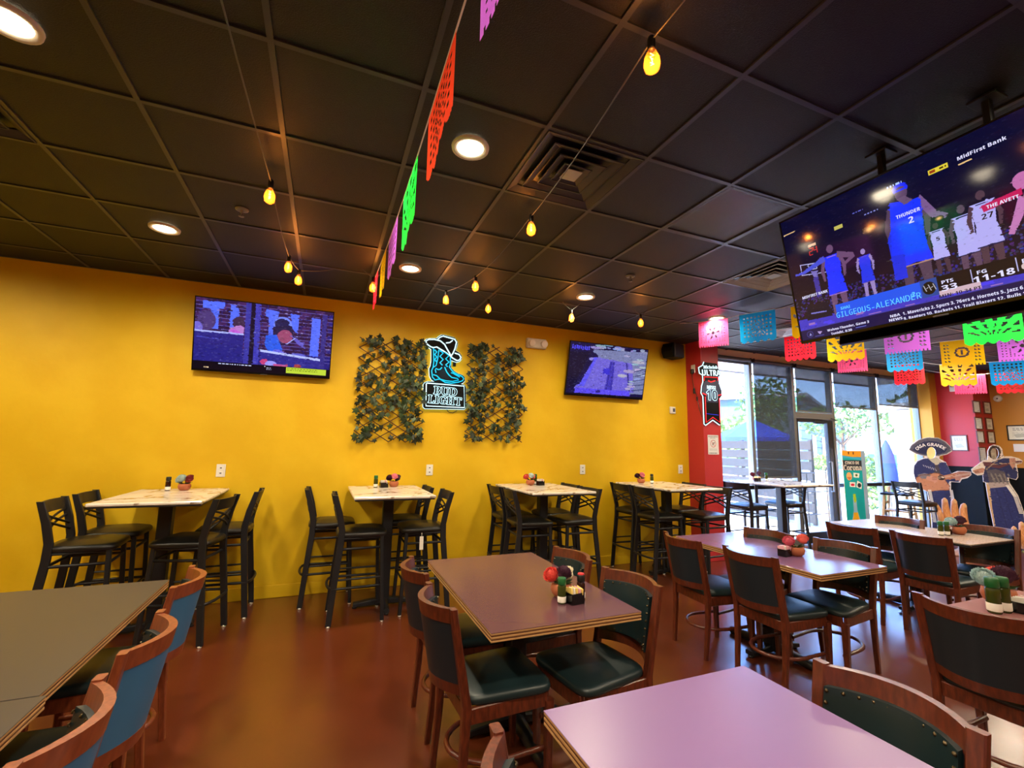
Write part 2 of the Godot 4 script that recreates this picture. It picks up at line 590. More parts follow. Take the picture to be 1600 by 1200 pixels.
func windows():
	var xs := [4.39, 5.385, 6.37, 7.36, 8.62, 9.97]
	var names := ["single pane window with raised shade next to red pillar", "window covered by a lowered grey roller shade", "", "window right of the door with half lowered shade", "last window before the ochre corner"]
	for i in 5:
		var w: float = xs[i + 1] - xs[i]
		var cx: float = (xs[i + 1] + xs[i]) * 0.5
		var o := Node3D.new()
		o.name = "door_1" if i == 2 else "window_%d" % (i + 1)
		add_child(o)
		o.position = Vector3(cx, 0, GZ)
		tag(o, "glazed aluminium entrance door with transom" if i == 2 else names[i], "", "", "structure")
		for s in ([-1] if i < 4 else [-1, 1]):
			if i == 0:
				continue
			var st := mb()
			box(st, Vector3(s * w * 0.5, 1.5, 0), Vector3(0.05, 3.0, 0.1), 0.004)
			box(st, Vector3(s * w * 0.5 + 0.035, 1.5, 0.02), Vector3(0.02, 3.0, 0.05), 0.003)
			obj("mullion", st, M.alu, o)
		obj("head_rail", bx(Vector3(0, 2.97, 0), Vector3(w - 0.05, 0.06, 0.1), 0.004), M.alu, o)
		if i == 2:
			obj("transom_bar", bx(Vector3(0, 2.13, 0), Vector3(w - 0.05, 0.11, 0.1), 0.004), M.alu, o)
			obj("transom_pane", bx(Vector3(0, 2.56, 0), Vector3(w - 0.05, 0.76, 0.006)), M.glass, o)
			var lf := obj("door_leaf", leaf_frame(w), M.alu_dark, o)
			obj("pane", bx(Vector3(-0.03, 1.125, 0), Vector3(w - 0.22, 1.86, 0.006)), M.glass, lf)
			var hd := mb()
			tube(hd, [Vector3(0.33, 1.35, 0.03), Vector3(0.33, 1.35, 0.08), Vector3(0.33, 0.85, 0.08), Vector3(0.33, 0.85, 0.03)], 0.012)
			obj("handle", hd, M.alu, lf)
			var cl := mb()
			box(cl, Vector3(0.05, 2.02, 0.08), Vector3(0.24, 0.05, 0.05), 0.008)
			tube(cl, [Vector3(0.1, 2.05, 0.09), Vector3(0.34, 2.06, 0.2), Vector3(0.42, 2.1, 0.06)], 0.009)
			obj("door_closer", cl, M.alu_dark, lf)
		else:
			obj("sill_rail", bx(Vector3(0, 0.06, 0), Vector3(w - 0.05, 0.12, 0.1), 0.004), M.alu, o)
			obj("middle_rail", bx(Vector3(0, 0.95, 0), Vector3(w - 0.05, 0.06, 0.08), 0.004), M.alu_dark, o)
			obj("pane", bx(Vector3(0, 1.96, 0), Vector3(w - 0.05, 1.96, 0.006)), M.glass, o)
			obj("pane", bx(Vector3(0, 0.52, 0), Vector3(w - 0.05, 0.8, 0.006)), M.glass, o)
	var low := [2.905, 1.1, 2.2, 2.32, 2.42]
	var lab := ["dark roller shade rolled almost fully up next to red pillar", "grey see-through roller shade pulled down to table height", "grey roller shade over the transom above the glass door", "grey roller shade half down right behind the teal beer display", "grey roller shade half down next to the ochre corner"]
	for i in 5:
		var w: float = xs[i + 1] - xs[i] - 0.1
		var o := thing("roller_shade", lab[i], "shade", Vector3((xs[i] + xs[i + 1]) * 0.5 + 0.02, 0, -3.385), 0.0, "roller shades on the windows")
		var st := mb()
		tube(st, [Vector3(-w / 2, 2.965, 0), Vector3(w / 2, 2.965, 0)], 0.022 if i > 0 else 0.035, 12)
		obj("roller", st, M.grey_plastic, o)
		obj("cloth", bx(Vector3(0, (2.95 + low[i]) / 2, -0.015), Vector3(w, 2.95 - low[i], 0.0015)), M.shade_cloth, o)
		obj("bottom_bar", bx(Vector3(0, low[i], -0.015), Vector3(w, 0.025, 0.012), 0.003), M.grey_plastic, o)
		for s in [-1, 1]:
			obj("bracket", bx(Vector3(s * (w / 2 + 0.015), 2.965, 0), Vector3(0.02, 0.075, 0.075), 0.01), M.black_metal, o)

func leaf_frame(w: float) -> SurfaceTool:
	var st := mb()
	var h := w / 2 - 0.03
	box(st, Vector3(-h + 0.035, 1.06, 0), Vector3(0.07, 2.02, 0.06), 0.004)
	box(st, Vector3(h - 0.06, 1.06, 0), Vector3(0.12, 2.02, 0.07), 0.004)
	box(st, Vector3(0, 2.05, 0), Vector3(2 * h, 0.06, 0.06), 0.004)
	box(st, Vector3(0, 0.11, 0), Vector3(2 * h, 0.17, 0.06), 0.004)
	return st

# ---------------------------------------------------------------- beyond the glass
func crown(r: Vector3, n: int, leaf: float, sd: int) -> SurfaceTool:
	var rg := RandomNumberGenerator.new()
	rg.seed = sd
	var st := mb()
	for i in n:
		var d := Vector3(rg.randfn(), rg.randfn(), rg.randfn()).normalized() * pow(rg.randf(), 0.4)
		var p := d * r
		var a := Vector3(rg.randfn(), rg.randfn(), rg.randfn()).normalized()
		var b := a.cross(Vector3(rg.randfn(), rg.randfn(), rg.randfn())).normalized()
		var l := leaf * rg.randf_range(0.6, 1.3)
		quad(st, p - a * l, p + b * l * 0.5, p + a * l, p - b * l * 0.5, d)
	return st

func tree(label: String, p: Vector3, h: float, r: Vector3, n: int, leaf: float, foliage: Material, sd: int):
	var o := thing("tree", label, "tree", p, 0.0, "trees beyond the patio")
	var st := mb()
	tube(st, [Vector3.ZERO, Vector3(0.05, h * 0.5, 0), Vector3(0, h, 0.04)], [0.11, 0.08, 0.04], 8)
	for k in 4:
		var a := k * 1.7
		tube(st, [Vector3(0.03, h * 0.6, 0), Vector3(cos(a) * r.x * 0.6, h * 0.95, sin(a) * r.z * 0.6)], [0.05, 0.015], 6)
	obj("trunk", st, M.bark, o)
	tag(obj("foliage", crown(r, n, leaf, sd), foliage, o, at(0, h, 0)), "", "", "", "stuff")

func outside():
	tag(obj("ground_patio", bx(Vector3(12, -0.08, -9.6), Vector3(60, 0.1, 12.1)), M.concrete), "pale sunlit concrete patio outside the windows", "", "", "structure")
	tag(obj("ground_road", bx(Vector3(30, -0.1, -45), Vector3(160, 0.1, 59)), M.asphalt), "grey street beyond the patio", "", "", "structure")
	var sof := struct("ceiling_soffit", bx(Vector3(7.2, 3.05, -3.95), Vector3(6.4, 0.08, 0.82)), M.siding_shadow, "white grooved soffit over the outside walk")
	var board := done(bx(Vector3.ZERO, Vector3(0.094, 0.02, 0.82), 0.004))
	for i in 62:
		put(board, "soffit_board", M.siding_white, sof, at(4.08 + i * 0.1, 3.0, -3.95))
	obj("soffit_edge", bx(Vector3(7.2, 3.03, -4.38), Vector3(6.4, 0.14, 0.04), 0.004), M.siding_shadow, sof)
	var f := thing("patio_fence", "dark horizontal board patio fence with narrow light gaps", "fence", Vector3(8.55, 0, -6.4))
	for k in 8:
		obj("fence_board", bx(Vector3(0, 0.14 + k * 0.215, 0), Vector3(0.03, 0.185, 3.5), 0.004), M.fence_board, f)
	for k in 3:
		obj("post", bx(Vector3(0.05, 0.88, -1.7 + k * 1.7), Vector3(0.07, 1.76, 0.07), 0.006), M.fence_board, f)
	var u := thing("patio_umbrella", "open blue patio umbrella seen above the board fence", "umbrella", Vector3(11.27, 0, -8.3))
	var st := mb()
	for k in 8:
		var a := TAU * k / 8
		var b := TAU * (k + 1) / 8
		var pa := Vector3(cos(a) * 1.15, 1.9, sin(a) * 1.15)
		var pb := Vector3(cos(b) * 1.15, 1.9, sin(b) * 1.15)
		tri(st, Vector3(0, 2.47, 0), pa, pb, Vector3.UP)
		quad(st, pa, pb, pb - Vector3(0, 0.14, 0), pa - Vector3(0, 0.14, 0), pa + pb - Vector3(0, 3.8, 0))
	obj("canopy", st, M.umbrella_blue, u)
	st = mb()
	tube(st, [Vector3.ZERO, Vector3(0, 2.5, 0)], 0.025)
	obj("pole", st, M.alu, u)
	u = thing("patio_umbrella", "closed blue patio umbrella standing next to the stone column", "umbrella", Vector3(10.5, 0, -4.32))
	st = mb()
	var prof := []
	for q in [[0.02, 1.80], [0.07, 1.68], [0.12, 1.5], [0.15, 1.2], [0.17, 0.92], [0.0, 0.9]]:
		prof.append(Vector2(q[0], q[1]))
	lathe(st, prof, 10, Transform3D(), false)
	obj("canopy", st, M.umbrella_blue, u)
	st = mb()
	tube(st, [Vector3(0, 0.0, 0), Vector3(0, 0.95, 0)], 0.022)
	lathe(st, [Vector2(0.22, 0), Vector2(0.2, 0.06), Vector2(0.03, 0.08)], 14)
	obj("pole", st, M.alu, u)
	var col := thing("stone_column", "pale stone block column outside the last window", "column", Vector3(11.55, 0, -4.4))
	for k in 12:
		for s in 2:
			var ww := 0.21 if (k + s) % 2 == 0 else 0.17
			var xo := -0.19 + ww / 2 if s == 0 else 0.19 - ww / 2
			obj("stone_block", bx(Vector3(xo, 0.105 + k * 0.21, 0), Vector3(ww - 0.006, 0.202, 0.38), 0.012), M.stone, col)
	obj("column_cap", bx(Vector3(0, 2.6, 0), Vector3(0.46, 0.14, 0.46), 0.02), M.siding_white, col)
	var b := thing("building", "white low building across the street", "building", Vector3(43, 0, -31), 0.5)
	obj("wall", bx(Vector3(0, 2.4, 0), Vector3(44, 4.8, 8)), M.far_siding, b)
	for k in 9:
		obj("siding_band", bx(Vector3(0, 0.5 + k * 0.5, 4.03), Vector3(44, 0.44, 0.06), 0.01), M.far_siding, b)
	obj("roof", bx(Vector3(0, 4.88, 0.1), Vector3(44.6, 0.2, 8.8)), M.siding_shadow, b)
	for k in 6:
		obj("window", bx(Vector3(-16 + k * 6.4, 1.9, 4.08), Vector3(2.2, 1.4, 0.06)), M.car_glass, b)
	tree("small airy tree seen through the glass right of the door", Vector3(22.4, 0, -12.6), 3.0, Vector3(1.9, 0.9, 1.9), 700, 0.13, M.foliage_a, 1)
	tree("bushy tree with sparse crown seen through the last window", Vector3(21.5, 0, -8.9), 2.9, Vector3(1.5, 1.2, 1.5), 420, 0.15, M.foliage_a, 2)
	tree("spiky grey-green tree above the umbrella by the pillar", Vector3(14.2, 0, -11.6), 2.0, Vector3(1.2, 0.9, 1.2), 500, 0.16, M.foliage_b, 3)
	tree("tall dark tree behind the shade over the door", Vector3(18.6, 0, -13.4), 3.6, Vector3(1.5, 1.5, 1.5), 900, 0.14, M.foliage_a, 8)
	var hg := thing("hedge", "bright green clipped hedge beyond the street", "hedge", Vector3(19.8, 0, -11.8), 0.4)
	tag(obj("foliage", crown(Vector3(1.6, 0.4, 0.5), 600, 0.12, 4), M.foliage_b, hg, at(0, 1.0, 0)), "", "", "", "stuff")
	obj("planter_box", bx(Vector3(0, 0.35, 0), Vector3(3.4, 0.7, 1.0), 0.02), M.siding_white, hg)
	hg = thing("bush", "light green bush in front of the stone column", "bush", Vector3(11.6, 0, -5.4))
	tag(obj("foliage", crown(Vector3(0.6, 0.75, 0.5), 500, 0.09, 5), M.foliage_b, hg, at(0, 0.75, 0)), "", "", "", "stuff")
	var r := thing("patio_railing", "thin black patio railing outside the glass door", "railing", Vector3(8.3, 0, -4.6))
	st = mb()
	for y in [0.25, 0.7, 1.08]:
		tube(st, [Vector3(-0.8, y, 0), Vector3(0.75, y, 0)], 0.014, 6)
	obj("rail", st, M.black_metal, r)
	for k in 3:
		st = mb()
		tube(st, [Vector3(-0.78 + k * 0.75, 0, 0), Vector3(-0.78 + k * 0.75, 1.08, 0)], 0.014, 6)
		obj("post", st, M.black_metal, r)
	r = thing("bicycle_hoop", "black metal bicycle hoop on the patio by the door", "bike rack", Vector3(8.0, 0, -3.98))
	st = mb()
	var pts := [Vector3(-0.05, 0.05, 0)]
	for k in 9:
		var a := PI * k / 8
		pts.append(Vector3(-cos(a) * 0.07, 1.15 + sin(a) * 0.08, 0))
	pts.append(Vector3(0.06, 0.5, 0))
	tube(st, pts, 0.012, 8)
	obj("hoop", st, M.black_metal, r)
	obj("foot_plate", bx(Vector3(-0.05, 0.006, 0), Vector3(0.1, 0.08, 0.1), 0.002), M.black_metal, r)
	r = thing("parked_car", "blue car parked beyond the patio behind the teal display", "car", Vector3(22.2, 0, -10.6), 0.4)
	var body := v2([-2.1, 0.3, 2.1, 0.3, 2.15, 0.75, 1.5, 0.9, 0.8, 1.42, -0.9, 1.45, -1.7, 0.95, -2.15, 0.85])
	st = mb()
	prism(st, body, -0.8, 0.8)
	obj("body", st, M.car_blue, r)
	st = mb()
	prism(st, v2([1.3, 0.92, 0.75, 1.35, -0.85, 1.38, -1.5, 0.96]), -0.81, 0.81)
	obj("side_window", st, M.car_glass, r)
	for x in [-1.3, 1.3]:
		for z in [-0.78, 0.78]:
			st = mb()
			lathe(st, [Vector2(0, -0.1), Vector2(0.3, -0.1), Vector2(0.32, 0), Vector2(0.3, 0.1), Vector2(0, 0.1)], 14, at(x, 0.27, z, Basis(Vector3.RIGHT, PI / 2)))
			obj("wheel", st, M.cap_dark, r)

# ---------------------------------------------------------------- printed pictures
func pic(w: int, h: int, c: Color) -> Image:
	var im := Image.create(w, h, false, Image.FORMAT_RGB8)
	im.fill(c)
	return im

func pr(im: Image, x: float, y: float, w: float, h: float, c: Color):
	im.fill_rect(Rect2i(int(x), int(y), int(maxf(w, 1)), int(maxf(h, 1))), c)

func pp(im: Image, flat: Array, c: Color):
	var p := v2(flat)
	var lo := 1e9
	var hi := -1e9
	for q in p:
		lo = minf(lo, q.y)
		hi = maxf(hi, q.y)
	for y in range(maxi(0, int(lo)), mini(im.get_height() - 1, int(hi)) + 1):
		var xs := []
		for i in p.size():
			var a := p[i]
			var b := p[(i + 1) % p.size()]
			var yy := y + 0.5
			if (a.y <= yy) != (b.y <= yy):
				xs.append(a.x + (yy - a.y) / (b.y - a.y) * (b.x - a.x))
		xs.sort()
		for i in range(0, xs.size() - 1, 2):
			pr(im, xs[i], y, xs[i + 1] - xs[i], 1, c)

func pe(im: Image, cx: float, cy: float, rx: float, ry: float, c: Color):
	for y in range(int(cy - ry), int(cy + ry) + 1):
		var t := (y - cy) / ry
		if absf(t) < 1.0:
			var w := rx * sqrt(1.0 - t * t)
			pr(im, cx - w, y, 2 * w, 1, c)

func pl(im: Image, x0: float, y0: float, x1: float, y1: float, w: float, c: Color):
	var d := Vector2(x1 - x0, y1 - y0)
	var n := d.orthogonal().normalized() * w * 0.5
	pp(im, [x0 + n.x, y0 + n.y, x1 + n.x, y1 + n.y, x1 - n.x, y1 - n.y, x0 - n.x, y0 - n.y], c)

# small blocks a little lighter or darker, so that a picture does not read as flat colour
func grit(im: Image, n: int, s: float, amount: float):
	for k in n:
		var x := rng.randi() % im.get_width()
		var y := rng.randi() % im.get_height()
		var c := im.get_pixel(x, y)
		var t := rng.randf_range(-amount, amount)
		c = c.lightened(t) if t > 0.0 else c.darkened(-t * 1.6)
		pe(im, x, y, rng.randf_range(0.4, 1.0) * s * 2.0, rng.randf_range(0.4, 1.0) * s, c)

# rows of short dashes, like print too small to read
func dashes(im: Image, x: float, y: float, w: float, rows: int, step: float, c: Color, thick := 2.0):
	for r in rows:
		var px := x
		while px < x + w:
			var l := rng.randf_range(4, 14)
			pr(im, px, y + r * step, minf(l, x + w - px), thick, c)
			px += l + 4

func screen_mat(key: String, im: Image, e: float) -> StandardMaterial3D:
	var m := mat(key, c8(6, 6, 9), 0.07)
	m.emission_enabled = true
	m.emission = Color.WHITE
	m.emission_operator = BaseMaterial3D.EMISSION_OP_MULTIPLY
	m.emission_texture = ImageTexture.create_from_image(im)
	m.emission_energy_multiplier = e
	m.texture_repeat = false
	return m

func print_mat(key: String, im: Image, rough := 0.6) -> StandardMaterial3D:
	var m := mat(key, Color.WHITE, rough)
	m.albedo_texture = ImageTexture.create_from_image(im)
	m.texture_repeat = false
	return m

# a thin sheet facing +z with a picture over its whole face
func sheet(w: float, h: float, th := 0.002) -> SurfaceTool:
	var st := mb()
	prism(st, v2([-w / 2, -h / 2, w / 2, -h / 2, w / 2, h / 2, -w / 2, h / 2]), -th, 0.0, Transform3D(), Rect2(-w / 2, -h / 2, w, h))
	return st

func tv(label: String, w: float, h: float, screen: Material, xf: Transform3D, group := "") -> Node3D:
	var o := thing("television", label, "television", Vector3.ZERO, 0.0, group)
	o.transform = xf
	var st := mb()
	box(st, Vector3(0, 0, -0.012), Vector3(w, h, 0.024), 0.004)
	obj("panel_casing", st, M.black_gloss, o)
	obj("rear_housing", bx(Vector3(0, -h * 0.1, -0.042), Vector3(w * 0.86, h * 0.66, 0.045), 0.015), M.board_black, o)
	st = mb()
	for s in [-1, 1]:
		box(st, Vector3(s * (w / 2 - 0.005), 0, 0.002), Vector3(0.01, h, 0.006), 0.002)
	box(st, Vector3(0, h / 2 - 0.005, 0.002), Vector3(w, 0.01, 0.006), 0.002)
	box(st, Vector3(0, -h / 2 + 0.009, 0.002), Vector3(w, 0.018, 0.006), 0.002)
	obj("bezel", st, M.black_gloss, o)
	put(done(sheet(w - 0.02, h - 0.028)), "screen", screen, o, at(0, 0.004, 0.0022))
	obj("brand_plate", bx(Vector3(0, -h / 2 + 0.003, 0.005), Vector3(0.06, 0.008, 0.006), 0.002), M.grey_plastic, o)
	return o

func screen_dugout() -> Image:
	var dark := c8(18, 14, 44)
	var im := pic(640, 360, c8(34, 30, 120))
	# brick wall
	for r in 15:
		for k in 14:
			if r < 13:
				pr(im, k * 46 - (r % 2) * 22, r * 19, 43, 16, c8(44, 22, 66) if (k * 7 + r * 3) % 4 else c8(66, 34, 92))
		pr(im, 0, r * 19 + 16, 640, 2, c8(120, 104, 190))
	# pale letters painted on the brick
	var lb := c8(84, 110, 255)
	pp(im, [30, 12, 126, 12, 126, 46, 102, 46, 102, 150, 66, 150, 66, 50, 30, 50], lb)
	pp(im, [152, 20, 180, 20, 196, 60, 172, 128, 152, 160], lb)
	pp(im, [312, 20, 376, 28, 350, 160, 330, 160, 326, 60, 312, 60], lb)
	pp(im, [430, 30, 474, 34, 470, 140, 440, 110], lb)
	pp(im, [536, 40, 580, 44, 578, 250, 534, 250], lb)
	# posts
	pr(im, 220, 0, 24, 330, c8(56, 54, 160))
	pr(im, 244, 0, 20, 330, dark)
	pr(im, 264, 0, 26, 330, c8(60, 58, 176))
	pr(im, 588, 20, 24, 300, c8(50, 44, 130))
	# people behind the left rail
	pe(im, 50, 110, 40, 50, c8(74, 56, 120))
	pe(im, 10, 150, 24, 30, c8(110, 100, 210))
	pe(im, 192, 110, 26, 34, c8(60, 40, 74))
	pp(im, [152, 140, 200, 120, 218, 130, 214, 180, 146, 176], c8(180, 120, 200))
	pe(im, 176, 168, 28, 24, c8(190, 90, 210))
	pr(im, 0, 162, 216, 8, c8(170, 180, 255))
	pr(im, 0, 170, 216, 150, c8(36, 34, 128))
	pl(im, 10, 196, 120, 202, 5, c8(70, 72, 190))
	# coach in a cap
	pe(im, 396, 92, 44, 40, c8(110, 130, 240))
	pe(im, 394, 94, 36, 32, c8(30, 30, 80))
	pp(im, [350, 110, 440, 96, 452, 150, 400, 190, 352, 170], c8(30, 26, 70))
	pe(im, 410, 156, 36, 36, c8(150, 70, 110))
	pp(im, [318, 160, 370, 150, 402, 230, 340, 250, 316, 214], c8(40, 90, 230))
	pp(im, [440, 150, 500, 180, 514, 216, 470, 190], c8(96, 88, 200))
	pl(im, 420, 196, 470, 150, 5, c8(160, 170, 250))
	pe(im, 380, 240, 26, 12, c8(100, 100, 230))
	pe(im, 480, 252, 34, 12, c8(90, 90, 200))
	pp(im, [296, 236, 590, 262, 590, 274, 296, 248], c8(180, 190, 255))
	pp(im, [296, 248, 590, 274, 590, 320, 296, 320], c8(44, 42, 140))
	pe(im, 318, 300, 18, 16, c8(190, 60, 120))
	pe(im, 350, 306, 26, 14, c8(150, 150, 250))
	pr(im, 360, 308, 70, 12, c8(190, 80, 140))
	pe(im, 480, 310, 18, 10, c8(160, 60, 70))
	grit(im, 2200, 4.0, 0.12)
	pr(im, 0, 318, 640, 42, c8(6, 5, 20))
	dashes(im, 110, 324, 150, 1, 8, c8(200, 210, 250), 5)
	pr(im, 320, 322, 4, 5, Color.WHITE)
	dashes(im, 330, 330, 24, 2, 8, c8(210, 220, 250), 3)
	pr(im, 424, 320, 200, 32, c8(190, 214, 60))
	dashes(im, 430, 325, 150, 2, 9, c8(70, 90, 10), 3)
	return im

func screen_lanes() -> Image:
	var im := pic(640, 360, c8(16, 14, 60))
	for k in 60:
		pe(im, rng.randf_range(180, 640), rng.randf_range(0, 110), rng.randf_range(10, 50), rng.randf_range(4, 14), c8(110 + rng.randi() % 40, 116 + rng.randi() % 40, 160 + rng.randi() % 40))
	for k in 9:
		pr(im, 14 + k * 16, 20 + (k % 2) * 4, 10, 26, c8(70, 66, 220))
	pp(im, [0, 70, 170, 60, 60, 300, 0, 330], c8(14, 12, 44))
	pp(im, [180, 40, 640, 20, 640, 330, 500, 330], c8(110, 116, 160))
	pp(im, [210, 90, 520, 110, 560, 320, 60, 320], c8(100, 90, 196))
	pp(im, [196, 92, 222, 92, 140, 300, 80, 300], c8(84, 78, 220))
	pp(im, [186, 110, 194, 110, 100, 290, 74, 290], c8(20, 18, 70))
	pp(im, [330, 110, 372, 112, 372, 318, 306, 318], c8(60, 52, 170))
	pl(im, 340, 112, 322, 318, 6, c8(36, 30, 120))
	pl(im, 362, 112, 360, 318, 4, c8(36, 30, 120))
	pr(im, 280, 160, 56, 44, c8(50, 44, 190))
	pl(im, 470, 110, 520, 310, 12, c8(40, 34, 120))
	for k in 16:
		pr(im, 190 + (k % 4) * 30 + rng.randf() * 8, 130 + k * 10, 18, 4, c8(118, 110, 220))
	for k in 14:  # grey patches: reflection on the glass, painted into the screen picture
		pe(im, 440 + rng.randf() * 190, 60 + k * 18, rng.randf_range(24, 60), rng.randf_range(5, 14), c8(126 + rng.randi() % 40, 132 + rng.randi() % 36, 176 + rng.randi() % 24))
	for k in 5:
		pl(im, 540, 170 + k * 34, 640, 140 + k * 38, 7, c8(60, 66, 110))
	pr(im, 70, 312, 460, 36, c8(82, 68, 220))
	pr(im, 240, 322, 34, 16, c8(40, 30, 120))
	grit(im, 2200, 4.0, 0.12)
	pr(im, 0, 350, 640, 10, c8(8, 8, 24))
	return im

func player(im: Image, x: float, y: float, s: float, kit: Color, skin: Color, trim: Color):
	# standing figure, x y at the feet, s the height
	pe(im, x, y - s * 0.93, s * 0.045, s * 0.06, skin)
	pp(im, [x - s * 0.12, y - s * 0.84, x + s * 0.12, y - s * 0.84, x + s * 0.09, y - s * 0.52, x - s * 0.09, y - s * 0.52], kit)
	pp(im, [x - s * 0.12, y - s * 0.84, x - s * 0.17, y - s * 0.66, x - s * 0.15, y - s * 0.5, x - s * 0.12, y - s * 0.5, x - s * 0.12, y - s * 0.66, x - s * 0.08, y - s * 0.8], skin)
	pp(im, [x + s * 0.12, y - s * 0.84, x + s * 0.17, y - s * 0.66, x + s * 0.14, y - s * 0.5, x + s * 0.11, y - s * 0.5, x + s * 0.12, y - s * 0.66, x + s * 0.08, y - s * 0.8], skin)
	pp(im, [x - s * 0.1, y - s * 0.54, x + s * 0.1, y - s * 0.54, x + s * 0.13, y - s * 0.28, x + s * 0.01, y - s * 0.3, x - s * 0.12, y - s * 0.28], kit)
	pp(im, [x - s * 0.1, y - s * 0.29, x - s * 0.02, y - s * 0.29, x - s * 0.04, y, x - s * 0.1, y], skin)
	pp(im, [x + s * 0.02, y - s * 0.29, x + s * 0.11, y - s * 0.29, x + s * 0.1, y, x + s * 0.05, y], skin)
	pl(im, x - s * 0.12, y - s * 0.285, x + s * 0.13, y - s * 0.285, s * 0.012, trim)
	pl(im, x - s * 0.06, y - s * 0.82, x + s * 0.06, y - s * 0.82, s * 0.014, trim)

func screen_game() -> Image:
	var im := pic(1024, 576, c8(16, 8, 34))
	pr(im, 0, 0, 1024, 60, c8(6, 8, 44))
	for k in 40:
		var t := k / 40.0
		pr(im, 0, 60 + k * 8, 1024, 8, c8(6, 8, 44).lerp(c8(26, 12, 34), t))
	# crowd
	for k in 900:
		var x := rng.randf() * 1000
		pe(im, x, 380 + rng.randf() * 90 - (30 if x > 640 else 0), 4, 4, c8(20 + rng.randi() % 50, 20 + rng.randi() % 40, 60 + rng.randi() % 90))
	# court
	pp(im, [0, 478, 1024, 520, 1024, 540, 0, 540], c8(60, 54, 190))
	for k in 40:
		pr(im, rng.randf() * 1000, 500 + rng.randf() * 34, 30, 10, c8(150, 110, 190) if k % 2 else c8(70, 60, 230))
	# hoop
	var wh := c8(180, 180, 230)
	for q in [[52, 228, 172, 252], [52, 276, 172, 300], [54, 228, 54, 278], [170, 252, 170, 300], [88, 236, 124, 244], [88, 262, 124, 268], [89, 236, 89, 263], [123, 243, 123, 268]]:
		pl(im, q[0], q[1], q[2], q[3], 4, wh)
	pp(im, [94, 272, 128, 278, 120, 304, 104, 302], c8(120, 110, 190))
	pr(im, 100, 304, 22, 90, c8(60, 50, 150))
	pp(im, [50, 420, 140, 424, 152, 492, 40, 488], c8(12, 12, 40))
	pl(im, 62, 460, 130, 466, 6, c8(120, 120, 210))
	# red clock
	pr(im, 104, 152, 34, 12, c8(220, 180, 150))
	for q in [[104, 168, 118, 168], [118, 168, 118, 184], [104, 184, 118, 184], [104, 184, 104, 200], [104, 200, 118, 200], [124, 168, 124, 184], [124, 184, 138, 184], [138, 168, 138, 200]]:
		pl(im, q[0], q[1], q[2], q[3], 4, c8(190, 36, 40))
	# players
	var blue := c8(24, 50, 255)
	var skin := c8(104, 74, 110)
	player(im, 190, 492, 310, blue, skin, c8(150, 110, 200))
	pp(im, [160, 224, 60, 262, 24, 262, 24, 272, 70, 274, 164, 250], c8(70, 80, 210))
	pp(im, [216, 224, 276, 252, 280, 272, 226, 300, 222, 290, 256, 268, 210, 250], skin)
	player(im, 310, 450, 200, c8(34, 54, 230), c8(150, 130, 190), c8(120, 90, 160))
	player(im, 470, 500, 430, blue, c8(80, 60, 84), c8(170, 130, 120))
	pe(im, 470, 80, 25, 22, c8(20, 40, 255))
	pe(im, 470, 98, 20, 26, c8(86, 62, 100))
	pr(im, 450, 82, 42, 8, c8(20, 40, 255))
	pp(im, [430, 190, 400, 260, 400, 420, 440, 420, 446, 260, 452, 200], c8(26, 46, 220))
	pp(im, [524, 130, 560, 210, 590, 236, 580, 250, 540, 226, 510, 160], c8(120, 88, 140))
	pp(im, [430, 118, 524, 146, 512, 336, 404, 322], blue)
	pp(im, [452, 116, 480, 112, 500, 140, 476, 148], c8(100, 76, 110))
	var white := c8(176, 170, 240)
	player(im, 548, 440, 190, white, c8(70, 48, 66), c8(30, 26, 80))
	player(im, 622, 470, 250, white, c8(90, 66, 92), c8(24, 22, 70))
	player(im, 676, 466, 270, white, c8(78, 54, 70), c8(24, 22, 70))
	player(im, 830, 560, 400, c8(30, 60, 250), c8(170, 110, 150), c8(40, 30, 60))
	pe(im, 776, 218, 24, 28, c8(190, 110, 170))
	pp(im, [760, 260, 736, 330, 720, 372, 734, 378, 760, 330, 780, 280], c8(190, 120, 180))
	pp(im, [672, 252, 770, 240, 770, 262, 676, 276], c8(190, 30, 90))
	for q in [[347, 186, 26], [562, 242, 14]]:  # warm glows and bars: room lamp reflections painted into the screen picture
		for k in 7:
			pe(im, q[0], q[1], q[2] * (1.0 - k / 8.0), q[2] * 0.7 * (1.0 - k / 8.0), c8(40, 26, 30).lerp(c8(250, 190, 120), k / 6.0))
	pl(im, 640, 88, 676, 86, 5, c8(230, 190, 130))
	pl(im, 4, 66, 60, 66, 5, c8(220, 180, 130))
	grit(im, 3600, 3.0, 0.07)
	# sponsor boards up high
	pr(im, 558, 62, 56, 18, c8(220, 200, 60))
	pr(im, 562, 66, 16, 10, c8(150, 60, 20))
	pr(im, 222, 120, 34, 16, c8(190, 180, 90))
	dashes(im, 590, 68, 20, 1, 8, c8(60, 40, 10), 6)
	dashes(im, 340, 120, 50, 1, 6, c8(130, 140, 220), 5)
	dashes(im, 300, 96, 40, 1, 6, c8(100, 110, 220), 4)
	dashes(im, 430, 54, 50, 1, 6, c8(170, 190, 255), 8)
	# captions
	pp(im, [168, 450, 470, 448, 470, 506, 168, 506], c8(24, 84, 235))
	pr(im, 470, 446, 50, 66, c8(36, 70, 150))
	pe(im, 495, 479, 20, 24, c8(14, 14, 20))
	for k in 5:
		pl(im, 480 + k * 7, 466 + (k % 2) * 14, 486 + k * 7, 490 - (k % 2) * 14, 3, c8(180, 180, 190))
	pr(im, 520, 446, 330, 54, c8(12, 8, 24))
	pr(im, 612, 452, 3, 46, wh)
	pr(im, 722, 452, 3, 46, wh)
	pe(im, 752, 486, 20, 14, c8(214, 190, 190))
	pr(im, 520, 500, 112, 20, c8(204, 176, 190))
	pr(im, 0, 526, 1024, 50, c8(14, 14, 70))
